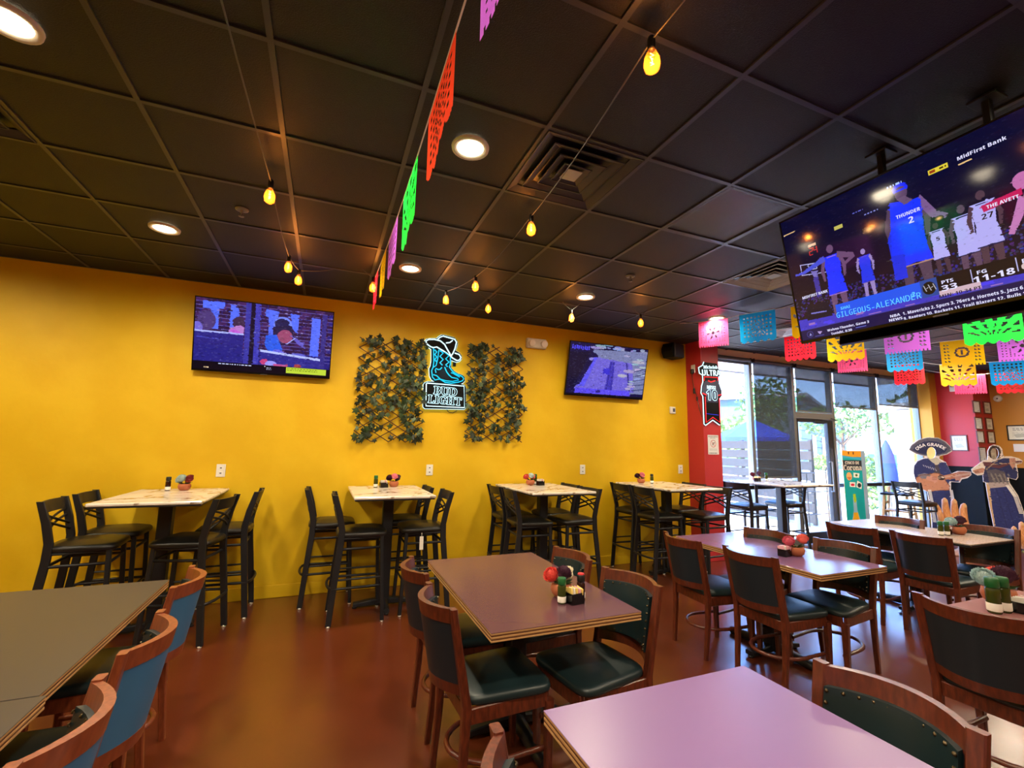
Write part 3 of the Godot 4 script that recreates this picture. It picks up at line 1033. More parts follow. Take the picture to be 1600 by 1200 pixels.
	pr(im, 0, 526, 1024, 4, c8(60, 60, 170))
	pe(im, 40, 552, 15, 15, c8(60, 60, 140))
	pe(im, 40, 552, 12, 12, c8(20, 22, 74))
	pp(im, [36, 560, 42, 546, 48, 558], c8(150, 150, 220))
	pp(im, [74, 546, 96, 550, 84, 562, 78, 556], c8(170, 150, 210))
	pr(im, 60, 566, 40, 2, c8(90, 100, 200))
	pr(im, 230, 566, 40, 2, c8(120, 140, 255))
	return im

func game_lettering(o: Node3D, w: float, h: float):
	var k := (w - 0.02) / 1024.0
	var pale := glow("caption_pale", Color(0.85, 0.86, 1.0), 0.9)
	var cyan := glow("caption_cyan", Color(0.35, 0.75, 1.0), 1.0)
	var ink := mat("caption_ink", c8(40, 26, 60), 0.5)
	for q in [["GILGEOUS-ALEXANDER", 316, 488, 22, cyan, 0.92, "Droid Sans Mono"], ["SHAI", 206, 462, 12, cyan, 1.0, "Droid Sans"], ["2", 446, 478, 16, cyan, 1.0, "Droid Sans"], ["PTS", 548, 462, 12, pale, 1.3, "Droid Sans"], ["33", 550, 484, 20, pale, 1.5, "Droid Sans"], ["FG", 640, 460, 12, pale, 1.3, "Droid Sans"], ["11-18", 666, 482, 20, pale, 1.5, "Droid Sans"], ["FT", 746, 460, 13, pale, 1.2, "Droid Sans"], ["1", 752, 487, 15, ink, 1.5, "Droid Sans"], ["MIN: 10-34 PT", 574, 510, 11, ink, 1.15, "Droid Sans"], ["1. Mavericks 2. Spurs 3. 76ers 4. Hornets 5. Jazz 6. Wizards 7. Pelicans 8. Nets", -400, 541, 11, pale, 0.92, "Droid Sans"], ["9. Raptors 10. Rockets 11. Trail Blazers 12. Bulls 13. Hawks 14. Kings", -400, 561, 11, pale, 0.92, "Droid Sans"], ["NBA", 374, 541, 10, pale, 1.2, "Droid Sans"], ["NEWS", 374, 556, 10, pale, 1.2, "Droid Sans"], ["Wolves-Thunder, Game 3", 200, 542, 10, pale, 1.0, "Droid Sans"], ["Tonight, 8:30", 172, 560, 10, pale, 1.0, "Droid Sans"], ["MidFirst Bank", 700, 64, 12, pale, 1.1, "Droid Sans"], ["MIDFIRST BANK", 92, 372, 12, pale, 0.9, "Droid Sans"], ["THE AVETT", 722, 257, 11, pale, 1.0, "Droid Sans"], ["THUNDER", 478, 178, 13, pale, 0.9, "Droid Sans"], ["2", 484, 206, 24, pale, 1.0, "Droid Sans"], ["27", 682, 284, 18, ink, 1.1, "Droid Sans"], ["5", 548, 306, 14, ink, 1.1, "Droid Sans"]]:
		text(q[0], q[3] * k, q[4], o, at(-w / 2 + 0.01 + absf(q[1]) * k, h / 2 - 0.012 - q[2] * k, 0.003), "lettering", 0.3, q[6], q[5], 0.0008, q[1] < 0)

# ---------------------------------------------------------------- things on the yellow wall and the pillar
func ring_tube(flat: Array, r: float, closed := false, z := 0.0) -> SurfaceTool:
	var st := mb()
	var pts := []
	for p in v2(flat):
		pts.append(Vector3(p.x, p.y, z))
	tube(st, pts, r, 6, closed)
	return st

func grown(flat: Array, d: float) -> PackedVector2Array:
	var best := PackedVector2Array()
	for p in Geometry2D.offset_polygon(v2(flat), d, Geometry2D.JOIN_ROUND):
		if p.size() > best.size():
			best = p
	return best

func wall_things():
	var t := 0.22
	var up := Vector3(0, cos(t), sin(t))
	var b := Basis(Vector3.RIGHT, up, Vector3.RIGHT.cross(up))
	var imgs := [screen_mat("screen_dugout", screen_dugout(), 1.1), screen_mat("screen_lanes", screen_lanes(), 1.25)]
	var labs := ["wall television showing a baseball dugout with yellow caption box", "wall television showing bowling lanes, hung left of the black loudspeaker"]
	for i in 2:
		var top := Vector3(-1.531 if i == 0 else 2.556, 2.893, -3.174)
		var o := tv(labs[i], 1.241, 0.714, imgs[i], Transform3D(b, top - up * 0.357), "tilted wall televisions")
		var st := mb()
		var inv := o.transform.affine_inverse()
		for s in [-0.12, 0.12]:
			tube(st, [Vector3(s, -0.05, -0.06), inv * Vector3(o.position.x + s, o.position.y - 0.02, WZ)], 0.014)
		box(st, inv * Vector3(o.position.x, o.position.y - 0.02, WZ + 0.008), Vector3(0.4, 0.3, 0.014), 0.003, Transform3D())
		obj("tv_mount", st, M.black_metal, o)
		if i == 0:
			text("ESPN", 0.012, M.packet_white, o, at(-0.5, -0.318, 0.003), "lettering", 0.4)
	# boot and hat sign
	var s := thing("neon_sign", "glowing hat and cowboy boot beer sign between the ivy trellises", "neon sign", Vector3(0.36, 2.38, WZ))
	var st := mb()
	prism(st, grown(NEON.board, 0.006), 0.028, 0.034)
	obj("edge_light", st, M.tube_white, s)
	st = mb()
	prism(st, v2(NEON.board), 0.034, 0.05)
	obj("backing_board", st, M.board_black, s)
	for k in ["crown", "brim", "crease"]:
		obj("white_tube", ring_tube(NEON[k], 0.0078, false, 0.056), M.tube_white, s)
	for k in ["boot", "sole", "vamp", "seam", "zig1", "zig2", "zig3", "boot2"]:
		obj("blue_tube", ring_tube(NEON[k], 0.0068 if not k.begins_with("zig") else 0.0085, false, 0.056), M.tube_cyan, s)
	obj("frame_tube", ring_tube(NEON.box, 0.007, false, 0.056), M.tube_white, s)
	for q in [["BUD", 0.0, -0.235, 0.1, 1.1], ["LIGHT", -0.005, -0.343, 0.1, 1.02]]:
		outlined(q[0], q[3] * 0.86, M.tube_white, M.board_black, s, at(q[1], q[2], 0.054, Basis(Vector3.BACK, -0.035)), 0.0055, "Droid Serif", q[4])
	for k in 3:
		obj("standoff", bx(Vector3([-0.2, 0.2, 0.0][k], [-0.4, -0.4, 0.36][k], 0.014), Vector3(0.02, 0.02, 0.028), 0.003), M.black_metal, s)
	st = mb()
	tube(st, [Vector3(0.03, -0.44, 0.01), Vector3(0.06, -0.475, 0.01), Vector3(0.11, -0.48, 0.01), Vector3(0.16, -0.45, 0.01)], 0.004, 6)
	obj("power_cord", st, M.black_metal, s)
	obj("dimmer_box", bx(Vector3(0.105, 0.105, 0.012), Vector3(0.035, 0.05, 0.024), 0.004), M.board_black, s)
	lamp(s, Vector3(0, 0, 0.12), Color(0.6, 0.9, 1.0), 0.03, 0.1)
	# ivy
	trellis("ivy covered willow trellis left of the boot sign", Vector3(-0.26, 2.13, WZ), 0.74, 1.17, 3)
	trellis("ivy covered willow trellis right of the boot sign", Vector3(0.985, 2.16, WZ), 0.74, 1.18, 4)
	# small fittings
	var outlet_lab := ["white wall outlet above the first marble high table", "white wall outlet below the boot sign", "white wall outlet under the bowling television", "white wall outlet in the corner by the red pillar"]
	var ox := [-1.832, 0.221, 2.246, 3.886]
	for i in 4:
		var o := thing("wall_outlet", outlet_lab[i], "outlet", Vector3(ox[i], 1.235, WZ), 0.0, "wall outlets")
		obj("plate", bx(Vector3(0, 0, 0.004), Vector3(0.078, 0.122, 0.008), 0.003), M.white_plastic, o)
		for y in [-0.025, 0.025]:
			var so := obj("socket_face", bx(Vector3(0, y, 0.0085), Vector3(0.034, 0.036, 0.004), 0.002), M.white_plastic, o)
			obj("slots", bx(Vector3(0, y, 0.0108), Vector3(0.016, 0.012, 0.001)), M.grey_plastic, so)
	var e := thing("emergency_light", "white twin-head emergency light high on the yellow wall", "emergency light", Vector3(1.54, 2.845, WZ))
	obj("housing", bx(Vector3(0, 0, 0.03), Vector3(0.28, 0.125, 0.06), 0.012), M.white_plastic, e)
	for x in [-0.088, 0.088]:
		st = mb()
		lathe(st, [Vector2(0.0, 0.0), Vector2(0.036, 0.0), Vector2(0.045, 0.05), Vector2(0.04, 0.055), Vector2(0.0, 0.05)], 14, at(x, 0, 0.055, Basis(Vector3.RIGHT, PI / 2 + 0.25)))
		obj("lamp_head", st, M.packet_white, e)
	var sp := thing("loudspeaker", "black wedge loudspeaker high in the corner by the pillar", "loudspeaker", Vector3(3.72, 2.94, WZ + 0.13), 0.0)
	st = mb()
	prism(st, v2([-0.11, -0.105, 0.11, -0.105, 0.155, -0.02, 0.155, 0.03, 0.11, 0.105, -0.11, 0.105, -0.155, 0.03, -0.155, -0.02]), -0.11, 0.06, at(0, 0, 0, Basis(Vector3.UP, 0.25)))
	obj("cabinet", st, M.board_black, sp)
	st = mb()
	box(st, Vector3(0.01, 0, 0.07), Vector3(0.23, 0.2, 0.03), 0.012, at(0, 0, 0, Basis(Vector3.UP, 0.25)))
	obj("grille", st, M.grille_black, sp)
	obj("bracket", bx(Vector3(0, -0.01, -0.095), Vector3(0.06, 0.05, 0.07), 0.004), M.black_metal, sp)
	var th := thing("thermostat", "small white thermostat on yellow wall beside the pillar", "thermostat", Vector3(3.76, 2.085, WZ))
	obj("case", bx(Vector3(0, 0, 0.014), Vector3(0.1, 0.1, 0.028), 0.006), M.white_plastic, th)
	obj("display", bx(Vector3(0.014, 0.0, 0.029), Vector3(0.04, 0.05, 0.003)), M.grey_plastic, th)
	# on the pillar's side
	var pw := thing("plug_outlet", "white outlet with black plug on the pillar side", "outlet", Vector3(4.05, 2.7, -3.25), -PI / 2)
	obj("plate", bx(Vector3(0, 0, 0.004), Vector3(0.078, 0.122, 0.008), 0.003), M.white_plastic, pw)
	obj("plug", bx(Vector3(0, -0.04, 0.026), Vector3(0.05, 0.07, 0.04), 0.008), M.cap_dark, pw)
	st = mb()
	tube(st, [Vector3(0, -0.07, 0.03), Vector3(0.0, -0.2, 0.02), Vector3(0.02, -0.32, 0.012), Vector3(0.06, -0.4, 0.014), Vector3(0.1, -0.6, 0.012), Vector3(0.145, -0.72, 0.012)], 0.004, 6)
	box(st, Vector3(0.02, -0.33, 0.02), Vector3(0.03, 0.08, 0.02), 0.005)
	box(st, Vector3(0.07, -0.45, 0.02), Vector3(0.025, 0.06, 0.02), 0.005)
	obj("cord", st, M.cap_dark, pw)
	# jersey sign
	var u := thing("neon_sign", "lit ULTRA pennant sign with navy number 10 jersey", "neon sign", Vector3(4.22, 2.36, -3.1))
	st = mb()
	prism(st, v2(ULTRA.board), 0.006, 0.022)
	obj("backing_board", st, M.board_black, u)
	for k in ["halo", "halo2"]:
		obj("white_tube", ring_tube(ULTRA[k], 0.0075, false, 0.024), M.tube_white, u)
	for k in ["red1", "red2"]:
		obj("red_tube", ring_tube(ULTRA[k], 0.006, false, 0.027), M.tube_red, u)
	st = mb()
	prism(st, v2(ULTRA.jersey), 0.022, 0.026)
	obj("jersey", st, M.navy, u)
	for k in ["collar", "cuff1", "cuff2"]:
		obj("jersey_trim", ring_tube(ULTRA[k], 0.009, false, 0.027), M.tube_red, u)
	obj("blue_tube", ring_tube(ULTRA.blue, 0.004, false, 0.027), M.tube_blue, u)
	text("ULTRA", 0.086, M.tube_white, u, at(-0.01, 0.268, 0.024, Basis(Vector3.BACK, 0.05)), "lettering", 0.9, "Droid Sans", 0.98, 0.004)
	text("Michelob", 0.043, M.tube_white, u, at(-0.015, 0.352, 0.024, Basis(Vector3.BACK, 0.06)), "lettering", 0.3, "Droid Serif", 0.98, 0.004)
	text("MESSI", 0.05, M.tube_white, u, at(-0.02, 0.055, 0.027), "lettering", 0.6, "Droid Sans", 0.85, 0.003)
	outlined("10", 0.145, M.tube_white, M.navy, u, at(-0.018, -0.06, 0.027), 0.007, "Droid Sans", 0.95)
	var nim := pic(128, 176, c8(214, 214, 216))
	dashes(nim, 8, 8, 112, 2, 8, c8(90, 90, 96), 5)
	dashes(nim, 30, 26, 60, 1, 8, c8(110, 110, 116), 5)
	pe(nim, 64, 78, 34, 34, c8(190, 110, 116))
	pe(nim, 64, 78, 28, 28, c8(214, 214, 216))
	pp(nim, [52, 70, 84, 66, 84, 76, 68, 78, 64, 96, 54, 96], c8(120, 120, 124))
	pl(nim, 42, 56, 86, 100, 6, c8(190, 110, 116))
	dashes(nim, 18, 122, 90, 3, 8, c8(150, 150, 156), 3)
	dashes(nim, 10, 160, 100, 1, 8, c8(60, 60, 66), 8)
	var nt := thing("notice", "white no weapons notice taped low on the pillar front", "notice", Vector3(4.22, 1.595, -3.1))
	put(done(sheet(0.2, 0.275)), "paper", print_mat("notice_print", nim), nt, at(0, 0, 0.004))
	lamp(u, Vector3(0, 0, 0.12), Color(0.8, 0.9, 1.0), 0.02, 0.1)

func lamp(parent: Node, p: Vector3, c: Color, e: float, size: float):
	var l := OmniLight3D.new()
	l.name = "lamp_light"
	l.light_color = c
	l.light_energy = e
	l.light_size = size
	l.omni_range = 20.0
	l.omni_attenuation = 2.0
	l.shadow_enabled = true
	parent.add_child(l, true)
	l.position = p

func trellis(label: String, p: Vector3, w: float, h: float, sd: int):
	var o := thing("ivy_trellis", label, "trellis", p + Vector3(0, 0, 0.012), 0.0, "ivy trellises on the yellow wall")
	var rg := RandomNumberGenerator.new()
	rg.seed = sd
	var nodes := []
	for dir in [1, -1]:
		var m := -0.62 if dir == 1 else 0.62
		for k in range(-6, 14):
			var y0 := -h / 2 + k * 0.115
			var a := Vector2(-w / 2, y0 - m * w / 2 * 0 + (0.0 if dir == 1 else -0.0))
			var c := Vector2(w / 2, y0 + m * w)
			if dir == -1:
				a = Vector2(-w / 2, y0 - 0.46)
				c = Vector2(w / 2, y0 - 0.46 + 0.62 * w)
			# keep the part inside the panel's height
			var f0 := 0.0
			var f1 := 1.0
			for lim in [-h / 2, h / 2]:
				var den := c.y - a.y
				var f: float = (lim - a.y) / den
				var inside0: bool = (a.y >= -h / 2 - 1e-6 and a.y <= h / 2 + 1e-6)
				if f > 0.0 and f < 1.0:
					if (lim > 0) == (den > 0):
						f1 = minf(f1, f)
					else:
						f0 = maxf(f0, f)
			var pa := a.lerp(c, f0)
			var pb := a.lerp(c, f1)
			if pa.distance_to(pb) < 0.08 or absf((pa.y + pb.y) / 2) > h / 2:
				continue
			var st := mb()
			tube(st, [Vector3(pa.x, pa.y, 0.018 + dir * 0.005), Vector3((pa.x + pb.x) / 2, (pa.y + pb.y) / 2 + rg.randf_range(-0.006, 0.006), 0.02 + dir * 0.005), Vector3(pb.x, pb.y, 0.018 + dir * 0.005)], 0.0055, 5)
			obj("willow_slat", st, M.willow, o)
	# leaves: five-pointed, a few shapes, each one its own piece
	var shapes := []
	for v in 3:
		var st := mb()
		var pts := []
		var tips := [[0.0, 0.5], [0.34, 0.24], [0.3, -0.1], [0.42, -0.1], [0.2, -0.34], [0.0, -0.3]]
		var ol := [[0, 0.55], [0.13, 0.22], [0.42, 0.2], [0.24, -0.04], [0.34, -0.32], [0.08, -0.26], [0, -0.34], [-0.08, -0.26], [-0.34, -0.32], [-0.24, -0.04], [-0.42, 0.2], [-0.13, 0.22]]
		for q in ol:
			pts.append(Vector3(q[0], q[1], -absf(q[0]) * (0.3 + 0.25 * v) - maxf(q[1], 0.0) * 0.2 * v))
		for i in pts.size():
			tri(st, Vector3(0, 0, 0.0), pts[i], pts[(i + 1) % pts.size()], Vector3.BACK)
		shapes.append(done(st))
	var cols := [M.leaf_a, M.leaf_b, M.leaf_c, M.leaf_a, M.leaf_d, M.leaf_c]
	for i in 285:
		var x := rg.randf_range(-w / 2, w / 2)
		var y := rg.randf_range(-h / 2, h / 2)
		# a looser weave towards the middle of each panel
		if absf(x) < 0.1 and rg.randf() < 0.45:
			x += 0.22 * signf(rg.randf() - 0.5)
		var s := rg.randf_range(0.062, 0.108)
		var bs := Basis.from_euler(Vector3(rg.randf_range(-0.5, 0.5), rg.randf_range(-0.7, 0.7), PI + rg.randf_range(-1.1, 1.1))).scaled(Vector3(s, s, s))
		put(shapes[rg.randi() % 3], "ivy_leaf", cols[rg.randi() % 6], o, at(x, y, rg.randf_range(0.055, 0.095), bs))

# ---------------------------------------------------------------- things on the ceiling
func downlight(x: float, z: float, label: String, seen_ := true):
	var o := thing("downlight", label, "downlight", Vector3(x, CEIL, z), 0.0, "round recessed ceiling lights")
	var st := mb()
	lathe(st, [Vector2(0.07, 0.002), Vector2(0.072, -0.004), Vector2(0.09, -0.009), Vector2(0.098, -0.006), Vector2(0.1, 0.006)], 28)
	obj("trim_ring", st, M.white_plastic, o)
	st = mb()
	lathe(st, [Vector2(0.0, 0.0), Vector2(0.071, 0.0), Vector2(0.071, 0.008), Vector2(0, 0.008)], 28)
	obj("lamp_lens", st, M.lamp_lens, o)
	var l := SpotLight3D.new()
	l.name = "lamp_light"
	l.light_color = Color(1.0, 0.93, 0.80)
	l.light_energy = 2.9
	l.light_size = 0.07
	l.spot_range = 20.0
	l.spot_attenuation = 2.0
	l.spot_angle = 89.0
	l.spot_angle_attenuation = 0.65
	l.shadow_enabled = true
	o.add_child(l)
	l.position = Vector3(0, -0.025, 0)
	l.rotation.x = -PI / 2

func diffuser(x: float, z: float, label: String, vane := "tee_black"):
	var o := thing("air_diffuser", label, "air vent", Vector3(x, CEIL, z), 0.0, "square ceiling air diffusers")
	var hs := TILE / 2 - 0.012
	obj("duct_back", bx(Vector3(0, 0.03, 0), Vector3(0.58, 0.01, 0.58)), M.cap_dark, o)
	var sizes := [0.0, 0.075, 0.145, 0.205]
	for k in 4:
		var st := mb()
		var a: float = hs - sizes[k]
		var b: float = a - 0.052
		var y0 := -0.004 + (0.0 if k == 0 else 0.006)
		for q in 4:
			var rot := Basis(Vector3.UP, q * PI / 2)
			var p0 := rot * Vector3(-a, y0, a)
			var p1 := rot * Vector3(a, y0, a)
			var p2 := rot * Vector3(b, y0 + 0.024, b)
			var p3 := rot * Vector3(-b, y0 + 0.024, b)
			quad(st, p0, p1, p2, p3, Vector3.DOWN)
			quad(st, p0 + Vector3(0, 0.003, 0), p1 + Vector3(0, 0.003, 0), p2 + Vector3(0, 0.003, 0), p3 + Vector3(0, 0.003, 0), Vector3.UP)
			var lip := rot * Vector3(0, y0 + 0.001, a)
			box(st, Vector3(0, y0 + 0.001, a - 0.002), Vector3(2 * a, 0.006, 0.005), 0.0, Transform3D(rot, Vector3.ZERO))
		obj("vane", st, M[vane], o)
	obj("centre_plate", bx(Vector3(0, 0.004, 0), Vector3(0.1, 0.006, 0.1), 0.002), M.vane_grey, o)  # paler than the vanes: a glint of light put into the colour

func string_light(label: String, path: Array, bulbs: Array):
	# path: points of the cord; bulbs: places of the sockets
	var o := thing("string_light", label, "string light", Vector3.ZERO, 0.0, "strings of amber bulbs under the ceiling")
	var pts := []
	for i in path.size() - 1:
		for k in 8:
			var t := k / 8.0
			var p: Vector3 = path[i].lerp(path[i + 1], t)
			p.y -= 0.035 * sin(PI * t) * minf(1.0, path[i].distance_to(path[i + 1]))
			pts.append(p)
	pts.append(path[-1])
	var st := mb()
	tube(st, pts, 0.0035, 5)
	obj("cord", st, M.grey_plastic, o)
	for p in bulbs:
		st = mb()
		lathe(st, [Vector2(0.0, 0.012), Vector2(0.012, 0.012), Vector2(0.015, 0.0), Vector2(0.015, -0.035), Vector2(0.013, -0.04), Vector2(0.0, -0.04)], 12, at(p.x, p.y, p.z))
		obj("socket", st, M.cap_dark, o)
		st = mb()
		lathe(st, [Vector2(0.011, -0.038), Vector2(0.017, -0.05), Vector2(0.027, -0.075), Vector2(0.03, -0.095), Vector2(0.026, -0.118), Vector2(0.012, -0.13), Vector2(0.0, -0.132)], 14, at(p.x, p.y, p.z))
		var bl := obj("bulb", st, M.amber_glass, o)
		st = mb()
		var f := []
		for k in 9:
			f.append(Vector3(p.x + 0.006 * (1 if k % 2 else -1), p.y - 0.055 - k * 0.006, p.z + 0.004 * sin(k * 2.0)))
		tube(st, f, 0.0015, 5)
		obj("filament", st, M.filament, bl)
		lamp(o, p + Vector3(0, -0.085, 0), Color(1.0, 0.6, 0.22), 0.06, 0.012)

func ceiling_things():
	var lab := {
		Vector2i(-1, 0): "round downlight over the dark table, largest at ceiling edge", Vector2i(-1, 1): "round downlight in front of the dugout television",
		Vector2i(0, 0): "round downlight beside the orange paper banner", Vector2i(0, 1): "round downlight in front of the boot sign, past the banners",
		Vector2i(1, 1): "round downlight before the bowling television", Vector2i(2, 1): "round downlight nearest the pink paper banner", Vector2i(3, 1): "round downlight half hidden by the blue paper banner"}
	for k in lab:
		downlight(-0.305 + k.x * 1.829, -0.305 - k.y * 1.829, lab[k])
	for k in [[-2, 0], [-2, 1], [2, 0], [3, 0], [4, 1], [5, 1], [4, 0], [5, 0], [5, -1], [-1, -1], [0, -1], [1, -1], [2, -1], [4, -1], [0, -2], [2, -2], [-1, -2]]:  # unseen lamps continuing the grid, several placed to light the right side
		downlight(-0.305 + k[0] * 1.829, -0.305 - k[1] * 1.829, "unseen recessed downlight out of view, placed to light the rest of the room")
	diffuser(TILE * 0.5, -TILE * 0.5, "square black air diffuser behind the bulb cord")
	diffuser(TILE * 4.5, -TILE * 1.5, "square air diffuser with pale vanes left of the hanging television", "vane_grey")  # vanes paler than those of the black diffusers
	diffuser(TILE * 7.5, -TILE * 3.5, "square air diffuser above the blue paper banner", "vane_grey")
	diffuser(-TILE * 4.5, -TILE * 1.5, "square black air diffuser over the dark table's far side")
	var rp := thing("return_grille", "glossy dark square return air panel in ceiling grid", "air vent", Vector3(TILE * 2.5, CEIL, -TILE * 0.5))
	var st := mb()
	box(st, Vector3(0, 0.012, 0), Vector3(0.56, 0.006, 0.56), 0.002)
	var pm := mat("panel_gloss", c8(104, 116, 126), 0.42, 0.35)  # bluish grey base paints in the light reflected by a black panel
	bump(pm, 0.05, 0.1)
	tripl(pm, Vector3(3, 3, 60))
	obj("panel", st, pm, rp)
	st = mb()
	for s in [-1, 1]:
		box(st, Vector3(s * 0.286, 0.004, 0), Vector3(0.024, 0.012, 0.596), 0.002)
		box(st, Vector3(0, 0.004, s * 0.286), Vector3(0.548, 0.012, 0.024), 0.002)
	obj("panel_frame", st, M.tee_black, rp)
	for k in [[-1.545, -1.564, "chrome sprinkler head in front of the dugout television"], [1.585, -1.453, "chrome sprinkler head before the bowling television"]]:
		var o := thing("sprinkler_head", k[2], "sprinkler", Vector3(k[0], CEIL, k[1]), 0.0, "ceiling sprinkler heads")
		st = mb()
		lathe(st, [Vector2(0.0, -0.004), Vector2(0.02, -0.006), Vector2(0.04, -0.003), Vector2(0.042, 0.004)], 18)
		obj("escutcheon", st, M.alu, o)
		st = mb()
		lathe(st, [Vector2(0.009, 0), Vector2(0.009, -0.02), Vector2(0.004, -0.022), Vector2(0.004, -0.044)], 10)
		for s in [-1, 1]:
			tube(st, [Vector3(s * 0.008, -0.018, 0), Vector3(s * 0.014, -0.032, 0), Vector3(s * 0.003, -0.046, 0)], 0.0025, 6)
		obj("body", st, M.alu, o)
		st = mb()
		lathe(st, [Vector2(0.0, -0.046), Vector2(0.018, -0.046), Vector2(0.018, -0.048), Vector2(0, -0.05)], 12)
		obj("deflector", st, M.alu, o)
	var y := CEIL - 0.09
	var c := CEIL - 0.006
	string_light("amber bulb string running over the dark table to the wall", [Vector3(-1.36, y, 1.6), Vector3(-1.30, y, -0.934), Vector3(-1.28, y, -2.072), Vector3(-1.22, y, -2.362), Vector3(-0.95, c, -2.44)], [Vector3(-1.30, y, -0.934), Vector3(-1.28, y, -2.072), Vector3(-1.22, y, -2.362)])
	string_light("amber bulb string crossing the square air diffuser", [Vector3(0.02, y, 1.7), Vector3(0.084, y, 0.667), Vector3(0.222, y, -0.673), Vector3(0.223, y, -1.851), Vector3(0.08, y, -2.338), Vector3(-0.1, c, -2.44)], [Vector3(0.084, y, 0.667), Vector3(0.222, y, -0.673), Vector3(0.223, y, -1.851), Vector3(0.08, y, -2.338)])
	for k in [[-0.607, -2.279, "single amber bulb where the paper banner string meets the ceiling"], [0.545, -2.425, "single amber bulb hanging in front of the boot sign"], [1.478, -2.349, "single amber bulb in front of the bowling television"], [2.269, -2.183, "single amber bulb in front of the corner loudspeaker"]]:
		var p := Vector3(k[0], y, k[1])
		string_light(k[2], [Vector3(p.x - 0.1, c, p.z - 0.02), p, Vector3(p.x + 0.1, c, p.z + 0.02)], [p])
	# hanging television pair
	var im := screen_game()
	var up := Vector3(-0.135, 0.757, 0).normalized()
	var right := Vector3(0, 0, 1)
	var b := Basis(right, up, right.cross(up))
	var w := 1.36
	var h := 0.769
	var ctr := Vector3(1.6675, 2.5585, 0.008 + w / 2)
	var o := tv("large hanging television showing a basketball game", w, h, screen_mat("screen_game", im, 1.05), Transform3D(b, ctr))
	game_lettering(o, w, h)
	var inv := Transform3D(b, ctr).affine_inverse()
	for z in [0.53, 0.945]:
		st = mb()
		leg(st, [Vector3(1.69, CEIL, z), Vector3(1.69, 2.5, z)], [Vector2(0.03, 0.03)])
		box(st, Vector3(1.69, CEIL - 0.006, z), Vector3(0.1, 0.012, 0.1), 0.002)
		var mi := obj("hanging_pole", st, M.black_metal, o, inv)
	var up2 := Vector3(0.135, 0.757, 0).normalized()
	var r2 := Vector3(0, 0, -1)
	var b2 := Basis(r2, up2, r2.cross(up2))
	var im2 := pic(64, 36, c8(30, 30, 70))
	tv("rear hanging television mounted back to back with the game screen", w, h, screen_mat("screen_rear", im2, 0.8), Transform3D(b2, Vector3(1.925, 2.53, 0.16 + w / 2)))

# ---------------------------------------------------------------- paper banners
func banner_mesh(w: float, h: float, kind: int) -> ArrayMesh:
	var nx := 38
	var ny := 30
	var st := mb()
	var cut := {}
	for i in nx:
		for j in ny:
			var u := (i + 0.5) / nx * 2.0 - 1.0
			var v := (j + 0.5) / ny * 2.0 - 1.0
			var hole := false
			var r := Vector2(u * 1.2, v).length()
			match kind:
				0:   # flower in a field of dots
					if absf(u) > 0.62 or absf(v) > 0.62:
						hole = i % 3 == 1 and j % 3 == 1
					else:
						hole = (r < 0.13) or (r > 0.25 and r < 0.5 and fmod(atan2(v, u * 1.2) + 20.0 * PI, PI / 3.0) < 0.28) or (r > 0.62 and i % 3 == 1 and j % 2 == 1)
				1:   # diamonds with a scalloped foot
					hole = (i % 4 < 2 and j % 4 < 2) != (absf(u) < 0.4 and absf(v - 0.15) < 0.5 and (i * 3 + j) % 5 < 2) and i % 4 + j % 4 != 3
				2:   # fan of slots
					var a := fmod(atan2(v - 0.9, u) + 20.0 * PI, PI / 9.0)
					hole = r > 0.15 and a < 0.13 and absf(u) < 0.88 and v < 0.75 and j % 6 > 1
				3:   # rows of squares round a figure
					hole = (absf(u) > 0.5 or absf(v) > 0.7) and i % 3 < 2 and j % 4 < 2 and i % 3 + j % 4 > 0 or (r > 0.3 and r < 0.42) or (absf(u) < 0.06 and absf(v) < 0.2)
			if i < 2 or j < 2 or i >= nx - 2 or j >= ny - 3:
				hole = false
			cut[Vector2i(i, j)] = hole
	for i in nx:
		for j in ny:
			if cut[Vector2i(i, j)]:
				continue
			var foot := 0.0
			if j == ny - 1:
				match kind:
					1, 2:
						foot = 0.028 * absf(sin(PI * (i + 0.5) / nx * 5.0)) - 0.004
					_:
						foot = 0.012 * (1.0 if i % 3 < 2 else -0.6)
			var x0 := -w / 2 + w * i / nx
			var x1 := -w / 2 + w * (i + 1) / nx
			var y0 := -h * j / ny
			var y1 := -h * (j + 1) / ny - foot
			var wv0 := 0.008 * sin(x0 * 14.0) * j / ny
			var wv1 := 0.008 * sin(x1 * 14.0) * j / ny
			quad(st, Vector3(x0, y0, wv0), Vector3(x1, y0, wv1), Vector3(x1, y1, wv1), Vector3(x0, y1, wv0), Vector3.BACK)
	return done(st)

func paper(key: String, c: Color):
	var m := mat(key, c, 0.45)
	m.backlight_enabled = true
	m.backlight = Color(minf(c.r * 1.2, 1.0), minf(c.g * 1.2, 1.0), minf(c.b * 1.2, 1.0))
	return m

var sheets := []

func garland(label: String, knots: Array, items: Array):
	var o := thing("paper_garland", label, "paper garland", Vector3.ZERO, 0.0, "cut paper banner garlands")
	var st := mb()
	tube(st, knots, 0.003, 5)
	obj("string", st, M.packet_white, o)
	# items: start point, end point, colour key, cut pattern, height, colour word
	for it in items:
		var a: Vector3 = it[0]
		var b: Vector3 = it[1]
		var x := (b - a).normalized()
		var dn := Vector3(x.y * x.x, -(x.x * x.x + x.z * x.z), x.y * x.z)
		var y := Vector3.UP
		var z := x.cross(y).normalized()
		var bs := Basis(x * (a.distance_to(b) / 0.42), Vector3(0, it[4] / 0.3, 0), z)
		var mi := put(sheets[it[3]], "paper_banner", M[it[2]], o, Transform3D(bs, (a + b) * 0.5))
		mi.set_meta("label", it[5])

